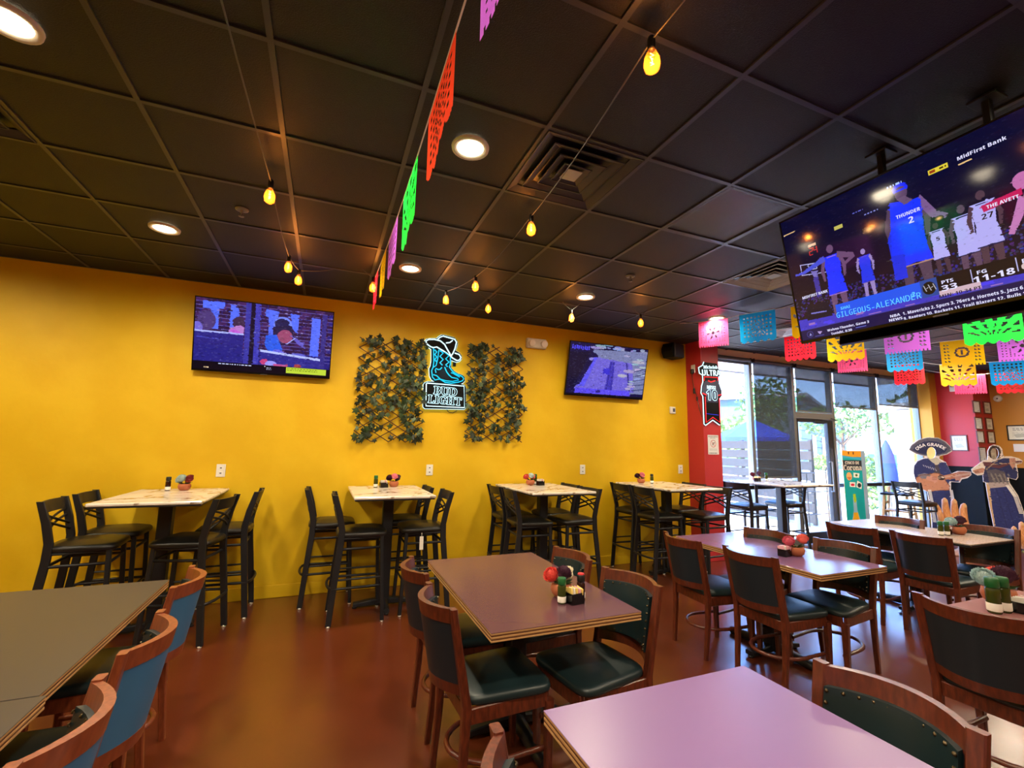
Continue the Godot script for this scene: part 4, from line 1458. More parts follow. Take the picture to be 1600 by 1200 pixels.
func garlands():
	paper("paper_pink", c8(240, 70, 120))
	paper("paper_blue", c8(0, 150, 224))
	paper("paper_red", c8(240, 24, 40))
	paper("paper_yellow", c8(250, 176, 0))
	paper("paper_purple", c8(176, 92, 204))
	paper("paper_orange", c8(250, 64, 30))
	paper("paper_green", c8(20, 200, 56))
	for k in 4:
		sheets.append(banner_mesh(0.42, 0.3, k))
	var g := func(z: float) -> Vector3:
		var t := clampf((z + 2.66) / 3.3, 0.0, 1.0)
		return Vector3(-0.585 - 0.05 * t, CEIL - 0.02 - 0.31 * sin(t * PI * 0.5), z)
	var kn := []
	for k in 24:
		kn.append(g.call(-2.66 + k * 0.2))
	garland("paper banner garland running from the boot wall over the room", kn, [
		[g.call(0.66), g.call(0.24), "paper_orange", 1, 0.25, "orange-red banner"], [g.call(0.0), g.call(-0.43), "paper_green", 2, 0.28, "green banner"],
		[g.call(-0.66), g.call(-1.12), "paper_purple", 1, 0.26, "purple banner"], [g.call(-1.3), g.call(-1.7), "paper_yellow", 0, 0.28, "yellow banner"],
		[g.call(-1.98), g.call(-2.4), "paper_red", 3, 0.28, "red banner"], [g.call(1.32), g.call(0.9), "paper_purple", 0, 0.25, "purple banner nearest the camera"]])
	garland("paper banner garland with pink and blue sheets beside the hanging television", [Vector3(3.114, CEIL - 0.006, -2.49), Vector3(3.261, 3.085, -2.334), Vector3(3.329, 3.05, -1.953), Vector3(3.342, 3.045, -1.805), Vector3(3.408, 3.02, -1.413), Vector3(3.43, 3.0, -1.257), Vector3(3.5, 2.97, -0.87), Vector3(3.7, 2.95, 0.6)], [
		[Vector3(3.329, 3.05, -1.953), Vector3(3.261, 3.085, -2.334), "paper_pink", 0, 0.31, "pink banner"], [Vector3(3.408, 3.02, -1.413), Vector3(3.342, 3.045, -1.805), "paper_blue", 1, 0.31, "blue banner"],
		[Vector3(3.5, 2.97, -0.87), Vector3(3.43, 3.0, -1.257), "paper_yellow", 2, 0.31, "yellow banner"]])
	var rows := [
		[4.7, "paper banner garland with red and green sheets below the hanging television", [[-2.08, 3.03, "paper_red", 1], [-1.53, 2.93, "paper_yellow", 2], [-0.92, 2.91, "paper_purple", 3], [-0.25, 2.88, "paper_green", 2]]],
		[6.2, "paper banner garland with the large yellow sheet over the windows", [[-2.35, 3.02, "paper_pink", 0], [-1.7, 2.95, "paper_blue", 1], [-1.1, 2.92, "paper_yellow", 3], [-0.58, 2.9, "paper_purple", 0]]],
		[7.6, "paper banner garland with red sheet before the last shaded window", [[-2.35, 2.94, "paper_red", 1], [-1.75, 2.85, "paper_yellow", 2], [-1.2, 2.8, "paper_blue", 1], [-0.7, 2.8, "paper_purple", 3]]],
		[9.0, "paper banner garland nearest the certificates wall", [[-2.2, 2.85, "paper_pink", 0], [-1.68, 2.82, "paper_red", 1]]]]
	for r in rows:
		var pts := [Vector3(r[0], CEIL - 0.006, -2.95)]
		var its := []
		for q in r[2]:
			var a := Vector3(r[0], q[1] + 0.012, q[0] - 0.2)
			var b := Vector3(r[0] + 0.02, q[1] - 0.012, q[0] + 0.2)
			pts.append(a)
			pts.append(b)
			its.append([b, a, q[2], q[3], 0.31, str(q[2]).replace("paper_", "") + " banner"])
		pts.append(Vector3(r[0] + 0.1, 2.9, 0.9))
		garland(r[1], pts, its)

# ---------------------------------------------------------------- furniture
func pad(st: SurfaceTool, a: float, b: float, taper: float, y: float, h: float, crown: float):
	# a stuffed seat: a along x, b along z (half sizes), narrower at the back by taper
	var n := 32
	var ring := []
	for k in n:
		var t := TAU * k / n
		var x := a * signf(cos(t)) * pow(absf(cos(t)), 0.34)
		var z := b * signf(sin(t)) * pow(absf(sin(t)), 0.34)
		ring.append(Vector2(x, z * (1.0 + taper * x / a)))
	var lev := [[0.0, 0.0], [0.955, 0.0], [0.99, 0.12], [1.0, 0.4], [0.985, 0.72], [0.94, 0.94], [0.86, 1.04], [0.6, 1.04 + crown * 0.75], [0.3, 1.04 + crown * 0.96], [0.0, 1.04 + crown]]
	st.set_smooth_group(3)
	for i in lev.size() - 1:
		for k in n:
			var l := (k + 1) % n
			var v := []
			for q in [[lev[i], k], [lev[i], l], [lev[i + 1], l], [lev[i + 1], k]]:
				v.append(Vector3(ring[q[1]].x * q[0][0], y + h * q[0][1], ring[q[1]].y * q[0][0]))
			var out: Vector3 = (v[0] + v[2]) * 0.5 - Vector3(0, y + h * 0.5, 0)
			if i == 0:
				out = Vector3.DOWN
				tri(st, v[0], v[2], v[3], out)
			elif i == lev.size() - 2:
				tri(st, v[0], v[1], v[3], Vector3.UP)
			else:
				quad(st, v[0], v[1], v[2], v[3], out)

# a bent slab of the chair back between two heights; x follows the rake, bowed by sag
func bent(st: SurfaceTool, y0: float, y1: float, hw: float, th: float, off: float, sag: float, rake: Callable, bow_top := 0.0):
	var n := 12
	var m := 4
	var grid := [[], []]
	for s in 2:
		for j in m + 1:
			var row := []
			for i in n + 1:
				var u := -1.0 + 2.0 * i / n
				var y := lerpf(y0, y1, float(j) / m) + (bow_top * (1.0 - u * u) if j == m else 0.0)
				var x: float = rake.call(y) - sag * (1.0 - u * u) + off + (th / 2 if s == 0 else -th / 2)
				row.append(Vector3(x, y, u * hw))
			grid[s].append(row)
	for s in 2:
		st.set_smooth_group(4 + s)
		for j in m:
			for i in n:
				quad(st, grid[s][j][i], grid[s][j][i + 1], grid[s][j + 1][i + 1], grid[s][j + 1][i], Vector3.RIGHT if s == 0 else Vector3.LEFT)
	st.set_smooth_group(-1)
	for i in n:
		quad(st, grid[0][0][i], grid[0][0][i + 1], grid[1][0][i + 1], grid[1][0][i], Vector3.DOWN)
		quad(st, grid[0][m][i], grid[0][m][i + 1], grid[1][m][i + 1], grid[1][m][i], Vector3.UP)
	for j in m:
		quad(st, grid[0][j][0], grid[0][j + 1][0], grid[1][j + 1][0], grid[1][j][0], Vector3.FORWARD)
		quad(st, grid[0][j][n], grid[0][j + 1][n], grid[1][j + 1][n], grid[1][j][n], Vector3.BACK)

func make_dining_chair(frame: Material, seat: Material, back: Material) -> Node3D:
	# faces +x; origin on the floor under the middle of the seat
	var o := thing("dining_chair", "dining chair", "chair", Vector3.ZERO, 0.0, "wooden dining chairs with dark teal upholstery")
	o.set_meta("base", "dining_chair")
	var rake := func(y: float) -> float:
		return -0.205 - maxf(0.0, y - 0.44) * 0.19
	var sag := 0.085
	var st: SurfaceTool
	for s in [-1, 1]:
		st = mb()
		leg(st, [Vector3(-0.235, 0, s * 0.178), Vector3(-0.212, 0.25, s * 0.184), Vector3(-0.205, 0.44, s * 0.186), Vector3(-0.236, 0.6, s * 0.19), Vector3(-0.283, 0.848, s * 0.197)], [Vector2(0.028, 0.03), Vector2(0.034, 0.034), Vector2(0.04, 0.038), Vector2(0.034, 0.04), Vector2(0.028, 0.042)])
		obj("rear_leg", st, frame, o)
		st = mb()
		leg(st, [Vector3(0.19, 0, s * 0.185), Vector3(0.19, 0.4, s * 0.19)], [Vector2(0.028, 0.028), Vector2(0.042, 0.042)])
		obj("front_leg", st, frame, o)
	st = mb()
	bent(st, 0.782, 0.843, 0.181, 0.028, 0.0, sag, rake)
	obj("top_rail", st, frame, o)
	st = mb()
	bent(st, 0.485, 0.53, 0.173, 0.026, 0.0, sag, rake)
	obj("lower_rail", st, frame, o)
	st = mb()
	bent(st, 0.53, 0.782, 0.177, 0.022, 0.0, sag, rake)
	obj("back_panel", st, back, o)
	st = mb()
	bent(st, 0.538, 0.79, 0.168, 0.022, 0.014, sag * 0.95, rake)
	var bp := obj("back_pad", st, seat, o)
	st = mb()
	for k in 34:
		var y := 0.0
		var u := 0.0
		if k < 11:
			y = 0.78
			u = -1.0 + k * 2.0 / 10
		elif k < 22:
			y = 0.548
			u = -1.0 + (k - 11) * 2.0 / 10
		else:
			y = 0.572 + ((k - 22) % 6) * 0.035
			u = -1.0 if k < 28 else 1.0
		var x: float = rake.call(y) - sag * (1.0 - u * u) + 0.0245
		lathe(st, [Vector2(0.0062, -0.002), Vector2(0.005, 0.003), Vector2(0.0, 0.005)], 7, at(x, y, u * 0.16, Basis(Vector3.BACK, -PI / 2)))
	tag(obj("nailhead_trim", st, M.brass, bp), "", "", "", "stuff")
	st = mb()
	for s in [-1, 1]:
		box(st, Vector3(-0.005, 0.405, s * 0.186), Vector3(0.37, 0.065, 0.022), 0.004)
	box(st, Vector3(0.19, 0.405, 0), Vector3(0.022, 0.065, 0.35), 0.004)
	box(st, Vector3(-0.2, 0.405, 0), Vector3(0.022, 0.065, 0.35), 0.004)
	obj("seat_frame", st, frame, o)
	st = mb()
	pad(st, 0.215, 0.208, 0.09, 0.437, 0.042, 0.3)
	obj("seat_cushion", st, seat, o)
	st = mb()
	var pts := [Vector3(0.185, 0.19, 0.168)]
	for k in 13:
		var a := PI / 2 + PI * k / 12
		pts.append(Vector3(-0.02 + cos(a) * 0.2, 0.19, sin(a) * 0.172))
	pts.append(Vector3(0.185, 0.19, -0.168))
	tube(st, pts, 0.0125, 8)
	obj("hoop_stretcher", st, frame, o)
	return o

func make_bar_stool() -> Node3D:
	var o := thing("bar_stool", "bar stool", "bar stool", Vector3.ZERO, 0.0, "black metal cross-back bar stools")
	o.set_meta("base", "bar_stool")
	var bk: Material = M.black_metal
	var st: SurfaceTool
	for s in [-1, 1]:
		st = mb()
		leg(st, [Vector3(-0.235, 0.012, s * 0.2), Vector3(-0.205, 0.36, s * 0.19), Vector3(-0.175, 0.66, s * 0.18), Vector3(-0.172, 0.78, s * 0.18), Vector3(-0.2, 0.92, s * 0.185), Vector3(-0.245, 1.075, s * 0.19)], [Vector2(0.046, 0.026), Vector2(0.05, 0.026), Vector2(0.052, 0.026), Vector2(0.052, 0.026), Vector2(0.05, 0.026), Vector2(0.044, 0.026)])
		obj("rear_leg", st, bk, o)
		st = mb()
		leg(st, [Vector3(0.2, 0.012, s * 0.195), Vector3(0.165, 0.715, s * 0.165)], [Vector2(0.031, 0.031)])
		obj("front_leg", st, bk, o)
		for x in [-0.235, 0.2]:
			st = mb()
			lathe(st, [Vector2(0, 0), Vector2(0.014, 0), Vector2(0.016, 0.014), Vector2(0, 0.016)], 10, at(x, 0, s * (0.2 if x < 0 else 0.195)))
			obj("foot_glide", st, M.packet_white, o)
	var rake := func(y: float) -> float:
		return -0.172 - maxf(0.0, y - 0.78) * 0.24
	st = mb()
	bent(st, 0.985, 1.07, 0.178, 0.012, 0.0, 0.028, rake)
	obj("top_rail", st, bk, o)
	for s in [-1, 1]:
		for d in [0.0, 0.045]:
			st = mb()
			var pts := []
			for k in 9:
				var u := -1.0 + k / 4.0
				var y: float = 0.905 + s * u * 0.055 + d - 0.022 + (1 - u * u) * 0.008
				pts.append(Vector3(rake.call(y) - 0.022 * (1 - u * u) + s * 0.004, y, u * 0.178))
			tube(st, pts, 0.0092, 6)
			obj("cross_bar", st, bk, o)
	st = mb()
	for s in [-1, 1]:
		tube(st, [Vector3(-0.17, 0.705, s * 0.175), Vector3(0.165, 0.705, s * 0.165)], 0.011, 6)
	tube(st, [Vector3(0.165, 0.705, -0.165), Vector3(0.165, 0.705, 0.165)], 0.011, 6)
	tube(st, [Vector3(-0.172, 0.705, -0.178), Vector3(-0.172, 0.705, 0.178)], 0.011, 6)
	obj("seat_frame", st, bk, o)
	for hgt in [[0.62, 0.172, 0.182, -0.17, 0.005], [0.3, 0.186, 0.196, -0.215, 0.05]]:
		st = mb()
		var pts := [Vector3(hgt[1], hgt[0], hgt[1])]
		pts.append(Vector3(hgt[3] + 0.02, hgt[0], hgt[2]))
		for k in 9:
			var a := PI / 2 + PI * k / 8
			pts.append(Vector3(hgt[3] + cos(a) * hgt[4], hgt[0], sin(a) * hgt[2]))
		pts.append(Vector3(hgt[3] + 0.02, hgt[0], -hgt[2]))
		pts.append(Vector3(hgt[1], hgt[0], -hgt[1]))
		tube(st, pts, 0.0115, 6, true)
		obj("hoop_rail", st, bk, o)
	for s in [-1, 1]:
		st = mb()
		tube(st, [Vector3(-0.205, 0.37, s * 0.19), Vector3(0.182, 0.37, s * 0.18)], 0.009, 6)
		obj("side_rail", st, bk, o)
	st = mb()
	pad(st, 0.215, 0.2, 0.06, 0.715, 0.045, 0.5)
	obj("seat_cushion", st, M.black_vinyl, o)
	return o

func column_base(o: Node3D, h: float, w: float, d: float):
	var st := mb()
	box(st, Vector3(0, h / 2, 0), Vector3(0.098, h - 0.06, 0.098), 0.008)
	obj("column", st, M.black_metal, o)
	obj("top_plate", bx(Vector3(0, h - 0.012, 0), Vector3(0.4, 0.02, 0.4), 0.004), M.black_metal, o)
	for q in [[w, 0.0], [0.0, d]]:
		st = mb()
		for s in [-1, 1]:
			var e := Vector3(q[0] * s, 0.03, q[1] * s)
			var f := 0.075
			if q[0] > 0.0:
				leg(st, [Vector3(0, 0.05, 0), e], [Vector2(0.06, f), Vector2(0.03, f)], true)
			else:
				tube(st, [Vector3(0, 0.05, 0), e * 0.9, e], [0.042, 0.03, 0.026], 8)
			lathe(st, [Vector2(0, 0), Vector2(0.022, 0), Vector2(0.022, 0.012), Vector2(0, 0.012)], 10, at(e.x * 0.95, 0, e.z * 0.95))
		obj("foot_bar", st, M.black_metal, o)

func high_table(label: String, x0: float, x1: float, z0: float, z1: float) -> Node3D:
	var o := thing("high_table", label, "high table", Vector3((x0 + x1) / 2, 0, (z0 + z1) / 2), 0.0, "marble topped high tables")
	var top := obj("tabletop", bx(Vector3(0, 1.058, 0), Vector3(x1 - x0, 0.024, z1 - z0), 0.006), M.marble, o)
	obj("edge_underside", bx(Vector3(0, 1.04, 0), Vector3(x1 - x0 - 0.02, 0.014, z1 - z0 - 0.02), 0.003), M.black_metal, top)
	column_base(o, 1.036, 0.27, 0.27)
	return o

func high_tables():
	var where := ["first high table", "second high table", "third high table", "fourth high table", "window high table"]
	var labs := ["marble topped high table nearest the dark dining table", "marble topped high table under the boot sign", "marble topped high table left of the bowling television", "marble topped high table at the red pillar", "marble topped high table in front of the windows"]
	var xs := [[-2.44, -1.74], [-0.65, 0.06], [1.02, 1.76], [2.74, 3.53], [4.8, 5.78]]
	for i in 5:
		high_table(labs[i], xs[i][0], xs[i][1], -3.37, -2.31 if i < 4 else -2.46)
	var proto := make_bar_stool()
	# x of the back, z, facing (0 = towards +x), small turn, label
	var spots := [
		[-2.75, -2.67, 0.0, 0.06, "bar stool at the first high table, front one on the far left side"], [-2.75, -3.17, 0.0, 0.03, "bar stool at the first high table, on the wall side beyond its front neighbour"],
		[-1.615, -2.6, PI, -0.22, "bar stool nearest the camera at the first high table, back turned to the aisle"], [-1.45, -3.08, PI, 0.0, "bar stool by the wall at the first high table, on the aisle side"],
		[-0.79, -2.63, 0.0, 0.0, "front bar stool on the aisle side of the table under the boot sign"], [-1.03, -3.17, 0.0, 0.0, "bar stool by the wall, left of the table under the boot sign"],
		[0.25, -2.69, PI, 0.0, "front bar stool with white tag, right of the table under the boot sign"], [0.16, -3.16, PI, 0.0, "bar stool by the wall, right of the table under the boot sign"],
		[0.92, -2.68, 0.0, -0.08, "front bar stool on the near left of the third high table"], [0.92, -3.13, 0.0, 0.0, "bar stool by the wall on the left of the third high table"],
		[1.92, -2.68, PI, 0.05, "front bar stool on the right of the third high table, back in full view"], [1.93, -3.17, PI, 0.0, "bar stool by the wall on the right of the third high table"],
		[2.6, -2.63, 0.0, -0.04, "front bar stool left of the high table at the pillar"], [2.64, -3.12, 0.0, 0.0, "bar stool by the wall, left of the high table at the pillar"],
		[3.66, -2.5, PI, 0.1, "front bar stool right of the high table, before the red pillar"], [3.74, -3.0, PI, 0.0, "rear bar stool right of the high table, close to the red pillar"],
		[4.5, -3.02, 0.0, 0.1, "bar stool at the left end of the window table"], [5.84, -3.1, PI, 0.0, "bar stool seen through the window table's legs, against the glass"]]
	var first := true
	for s in spots:
		var dir := 1.0 if s[2] == 0.0 else -1.0
		var p := Vector3(s[0] + dir * 0.24, 0, s[1])
		if first:
			first = false
			proto.position = p
			proto.rotation.y = s[2] + s[3]
			proto.set_meta("label", s[4])
		else:
			dup(proto, p, s[2] + s[3], s[4])
	var tg := thing("price_tag", "small white paper tag hanging from a bar stool under the boot sign", "tag", Vector3(-0.02, 0.62, -2.5))
	obj("tag_paper", bx(Vector3(0, 0.0, 0), Vector3(0.035, 0.12, 0.003), 0.001), M.packet_white, tg)
	obj("tag_loop", bx(Vector3(0, 0.075, 0), Vector3(0.004, 0.04, 0.002)), M.packet_white, tg)
	# what stands on them
	var H := 1.07
	bottle("dark capped sauce bottle on the first high table", Vector3(-2.19, H, -3.18), "sauce_dark", "cap_dark")
	pot("flower pot with blue, coral and wine blooms on the first high table", Vector3(-2.07, H, -3.2), ["flower_mist", "flower_mist", "flower_coral", "flower_wine"])
	bottle("green capped bottle under the boot sign", Vector3(-0.39, H, -3.16), "sauce_green", "cap_green")
	caddy("black packet caddy on the high table under the boot sign", Vector3(-0.31, H, -3.15), "packet_white")
	pot("flower pot with pink and two plum blooms under the boot sign", Vector3(-0.2, H, -3.2), ["flower_plum", "flower_pink", "flower_plum"])
	pot("flower pot with coral and pale blooms on the third high table", Vector3(1.38, H, -3.15), ["flower_coral", "flower_mist", "flower_coral"])
	bottle("green capped bottle on the third high table", Vector3(1.47, H, -3.2), "sauce_green", "cap_green")
	caddy("black packet caddy on the third high table", Vector3(1.48, H, -3.08), "packet_white")
	pot("flower pot with plum and pink blooms on the table at the pillar", Vector3(2.99, H, -3.15), ["flower_plum", "flower_pink", "flower_pink"])
	bottle("green capped bottle on the high table at the pillar", Vector3(3.11, H, -3.08), "sauce_green", "cap_dark")
	caddy("packet caddy on the window high table", Vector3(5.06, H, -3.1), "packet_yellow")
	pot("flower pot with wine red bloom on the window high table", Vector3(5.15, H, -3.2), ["flower_wine", "flower_plum"])
	bottle("green capped bottle on the window high table", Vector3(5.27, H, -3.12), "sauce_green", "cap_green")

# ---------------------------------------------------------------- condiments
func bottle(label: String, p: Vector3, sauce: String, cap: String, k := 1.0):
	var o := thing("sauce_bottle", label, "bottle", p, 0.0, "sauce bottles on the tables")
	var st := mb()
	var prof := []
	for q in [[0.0, 0.0], [0.019, 0.0], [0.021, 0.005], [0.0212, 0.08], [0.019, 0.088], [0.0, 0.088]]:
		prof.append(Vector2(q[0] * k, q[1] * k))
	lathe(st, prof, 16)
	obj("bottle", st, M[sauce], o)
	st = mb()
	lathe(st, [Vector2(0.0212 * k, 0.008 * k), Vector2(0.022 * k, 0.01 * k), Vector2(0.022 * k, 0.034 * k), Vector2(0.0212 * k, 0.036 * k)], 16)
	obj("label", st, M.packet_white, o)
	st = mb()
	lathe(st, [Vector2(0.0, 0.124 * k), Vector2(0.018 * k, 0.124 * k), Vector2(0.0205 * k, 0.12 * k), Vector2(0.021 * k, 0.093 * k), Vector2(0.019 * k, 0.09 * k)], 16)
	obj("cap", st, M[cap] if cap != "cap_red" else M.cap_dark, o)
	if cap == "cap_red":
		st = mb()
		lathe(st, [Vector2(0.0, 0.13 * k), Vector2(0.016 * k, 0.13 * k), Vector2(0.019 * k, 0.124 * k), Vector2(0.0, 0.124 * k)], 16)
		obj("cap_top", st, M.cap_red, o)

func caddy(label: String, p: Vector3, packets: String):
	var o := thing("packet_caddy", label, "caddy", p, 0.15, "black packet caddies on the tables")
	var st := mb()
	for s in [-1, 1]:
		box(st, Vector3(s * 0.038, 0.026, 0), Vector3(0.004, 0.052, 0.06), 0.001)
		box(st, Vector3(0, 0.026, s * 0.029), Vector3(0.078, 0.052, 0.004), 0.001)
	box(st, Vector3(0, 0.003, 0), Vector3(0.078, 0.006, 0.06), 0.001)
	obj("holder", st, M.black_gloss, o)
	for k in 5:
		obj("packet", bx(Vector3(-0.026 + k * 0.013, 0.042, 0), Vector3(0.006, 0.065, 0.048), 0.001, at(0, 0, 0, Basis(Vector3.RIGHT, 0.08 * (k - 2)))), M[[packets, "packet_white", packets, "packet_pink", packets][k]], o)

var bloom_mesh: ArrayMesh = null

func bloom() -> ArrayMesh:
	if bloom_mesh == null:
		var st := mb()
		var r2 := RandomNumberGenerator.new()
		r2.seed = 12
		for layer in 6:
			var tilt := 0.15 + layer * 0.27
			var n := 5 + layer * 3
			for k in n:
				var a := TAU * (k + 0.5 * (layer % 2)) / n + r2.randf() * 0.2
				var d := Vector3(sin(tilt) * cos(a), cos(tilt), sin(tilt) * sin(a))
				var side := d.cross(Vector3.UP).normalized() * 0.3
				var upv := side.cross(d).normalized() * 0.3
				var c := d * (0.82 + 0.03 * layer)
				quad(st, c - upv * 0.8 - d * 0.25, c + side, c + upv + d * 0.16, c - side, d)
		lathe(st, [Vector2(0.0, -0.75), Vector2(0.6, -0.5), Vector2(0.8, 0.0), Vector2(0.6, 0.55), Vector2(0, 0.8)], 10)
		bloom_mesh = done(st)
	return bloom_mesh

func pot(label: String, p: Vector3, blooms: Array, k := 1.0, pot_mat := "terracotta"):
	var o := thing("flower_pot", label, "flower pot", p, 0.0, "little pots of paper flowers on the tables")
	var st := mb()
	var prof := []
	for q in [[0.0, 0.0], [0.03, 0.0], [0.045, 0.015], [0.052, 0.035], [0.047, 0.055], [0.04, 0.06], [0.036, 0.052], [0.0, 0.05]]:
		prof.append(Vector2(q[0], q[1]) * k)
	lathe(st, prof, 18)
	obj("pot", st, M[pot_mat], o)
	st = mb()
	for q in 7:
		var a := TAU * q / 7
		quad(st, Vector3(0, 0.05 * k, 0), Vector3(cos(a) * 0.03, 0.07, sin(a) * 0.03) * k, Vector3(cos(a) * 0.062, 0.072, sin(a) * 0.062) * k, Vector3(cos(a + 0.5) * 0.035, 0.062, sin(a + 0.5) * 0.035) * k, Vector3.UP)
	obj("leaf", st, M.leaf_b, o)
	var n := blooms.size()
	for i in n:
		var a := PI - PI * i / maxf(1.0, n - 1.0)
		var c := Vector3(cos(a) * 0.042, 0.09 + (0.016 if i % 2 else 0.0), 0.02 * (-1 if i % 2 == 0 else 1)) * k
		var s := 0.036 * k
		put(bloom(), "flower", M[blooms[i]], o, at(c.x, c.y, c.z, Basis.from_euler(Vector3(0.4, i * 1.3, -cos(a) * 0.6)).scaled(Vector3(s, s, s))))

# ---------------------------------------------------------------- dining sets
func dining_table(label: String, x0: float, x1: float, z0: float, z1: float, top: Material, ply := true):
	var o := thing("dining_table", label, "table", Vector3((x0 + x1) / 2, 0, (z0 + z1) / 2), 0.0, "laminate dining tables")
	var w := x1 - x0
	var d := z1 - z0
	if ply:
		var tp := obj("tabletop", bx(Vector3(0, 0.7585, 0), Vector3(w, 0.003, d), 0.001), top, o)
		for k in 5:
			obj("plywood_layer", bx(Vector3(0, 0.7535 - k * 0.0072, 0), Vector3(w - 0.002 - 0.003 * (k % 2), 0.0071, d - 0.002 - 0.003 * (k % 2)), 0.001), M.ply_dark if k % 2 else M.ply_light, tp)
	else:
		var tp := obj("tabletop", bx(Vector3(0, 0.74, 0), Vector3(w, 0.02, d), 0.003), M.cap_dark, o)
		for k in 6:
			obj("plank", bx(Vector3(-w / 2 + w * (k + 0.5) / 6, 0.755, 0), Vector3(w / 6 - 0.003, 0.01, d), 0.002), top, tp)
	column_base(o, 0.722, w * 0.36, d * 0.3)

func dining_tables():
	var f: Material = M.cherry
	dining_table("long dark taupe table with worn plywood edge, joined to its twin nearer the camera", -2.5, -1.66, -1.32, -0.07, M.taupe_top)
	dining_table("dark taupe table at the bottom frame edge, second of the joined pair", -2.5, -1.64, -0.065, 1.2, M.taupe_top)
	dining_table("brown plum laminate table with striped plywood edge in the middle of the room", -0.22, 0.545, -1.3, -0.04, M.plum_top)
	dining_table("mauve laminate table reflecting the windows, with pink flowers", 2.04, 2.72, -1.47, -0.18, M.mauve_top)
	dining_table("pale plank topped table in front of the guitarist cutout", 4.3, 5.04, -1.62, -0.4, M.plank_top, false)
	dining_table("bright lilac table in the bottom foreground", -0.26, 0.55, 0.53, 1.72, M.lilac_top)
	dining_table("rose brown table at the frame edge with two green capped bottles", 2.1, 2.86, 0.41, 1.65, M.rose_top)
	var proto := make_dining_chair(f, M.teal_vinyl, M.teal_back)
	# x of the back top, z, facing, turn, label
	var spots := [
		[-0.375, -0.33, 0.0, 0.05, "dining chair with seat in full view, near left corner of the plum table"], [-0.37, -0.88, 0.0, 0.02, "dining chair behind its neighbour at the far left of the plum table"],
		[0.67, -0.25, PI, 0.14, "dining chair facing the plum table from the right, front of its studded back visible"], [0.63, -0.84, PI, 0.05, "dining chair at the far right corner of the plum table"],
		[1.83, -0.53, 0.0, 0.0, "dining chair with back to the camera, near side of the mauve table"], [1.75, -1.06, 0.0, -0.08, "dining chair with back to the camera, far end of the mauve table"],
		[2.82, -0.48, PI, 0.13, "dining chair facing the camera across the mauve table, seat in view"], [2.68, -1.02, PI, 0.12, "dining chair at the window end of the mauve table, only its top visible"],
		[3.87, -0.57, 0.0, 0.06, "dining chair with broad back view before the plank table"], [3.76, -1.07, 0.0, 0.1, "dining chair before the plank table, farther toward the windows"],
		[4.84, -1.17, PI, 0.12, "dining chair behind the plank table near the high chair"], [5.06, -0.55, PI, 0.12, "dining chair at the right end of the plank table near the violinist"],
		[0.66, 0.94, PI, 0.0, "dining chair across the lilac table, studded backrest cut by frame bottom"], [-0.475, 0.9, 0.0, 0.0, "dining chair left of the lilac table, only its post and studs in frame"],
		[1.88, 0.6, 0.0, 0.04, "large dining chair back in front of the rose brown table"]]
	var first := true
	for s in spots:
		var dir := 1.0 if s[2] == 0.0 else -1.0
		var p := Vector3(s[0] + dir * 0.283, 0, s[1])
		if first:
			first = false
			proto.position = p
			proto.rotation.y = s[2] + s[3]
			proto.set_meta("label", s[4])
		else:
			dup(proto, p, s[2] + s[3], s[4])
	var pb := make_dining_chair(M.orange_wood, M.teal_vinyl, M.blue_back)
	var s2 := [[-1.53, -1.01, 0.04, "orange wood chair with blue back at the far corner of the taupe table"], [-1.475, -0.28, 0.02, "orange wood chair with blue back, middle one along the taupe table"], [-1.475, 0.27, -0.02, "orange wood chair with blue back at the bottom frame corner"]]
	for i in 3:
		var p := Vector3(s2[i][0] - 0.283, 0, s2[i][1])
		if i == 0:
			pb.position = p
			pb.rotation.y = PI + s2[i][2]
			pb.set_meta("label", s2[i][3])
			tag(pb, "", "", "orange wood chairs along the taupe tables")
		else:
			dup(pb, p, PI + s2[i][2], s2[i][3], "orange wood chairs along the taupe tables")
	var H := 0.76
	# plum table
	bottle("green capped bottle with pale label on the plum table", Vector3(0.235, H, -0.265), "sauce_green", "cap_green")
	bottle("red capped dark bottle on the plum table", Vector3(0.36, H, -0.29), "sauce_dark", "cap_red", 0.98)
	caddy("black caddy with cream packets on the plum table", Vector3(0.3, H, -0.25), "packet_yellow")
	pot("flower pot with coral, plum and white blooms on the plum table", Vector3(0.285, H, -0.36), ["flower_coral", "flower_plum", "flower_cream"], 1.12)
	# mauve table
	caddy("black caddy with pink packets on the mauve table", Vector3(2.3, H, -0.62), "packet_pink")
	pot("clay pot with two pink roses on the mauve table", Vector3(2.4, H, -0.6), ["flower_pink", "flower_coral"], 1.1)
	# plank table
	bottle("green capped bottle, left one on the plank table", Vector3(4.6, H, -0.74), "sauce_green", "cap_green", 1.05)
	bottle("green capped bottle with white label beside its twin on plank table", Vector3(4.66, H, -0.72), "sauce_green", "cap_green", 1.05)
	pot("clay pot with pale, plum and coral blooms on the plank table", Vector3(4.85, H, -0.72), ["flower_mist", "flower_plum", "flower_coral"], 1.25)
	caddy("small black caddy between bottles and flowers on plank table", Vector3(4.74, H, -0.76), "packet_white")
	# rose table
	bottle("squat green capped bottle, left one on the rose brown table", Vector3(2.215, H, 0.56), "sauce_green", "cap_green", 1.35)
	bottle("green capped bottle with pale label on the rose brown table", Vector3(2.28, H, 0.57), "sauce_green", "cap_green", 1.35)
	pot("flower pot with big coral bloom at the frame edge on rose table", Vector3(2.42, H, 0.5), ["flower_mist", "flower_plum", "flower_coral"], 1.4)
	caddy("black caddy at the frame edge on the rose brown table", Vector3(2.36, H, 0.61), "packet_white")

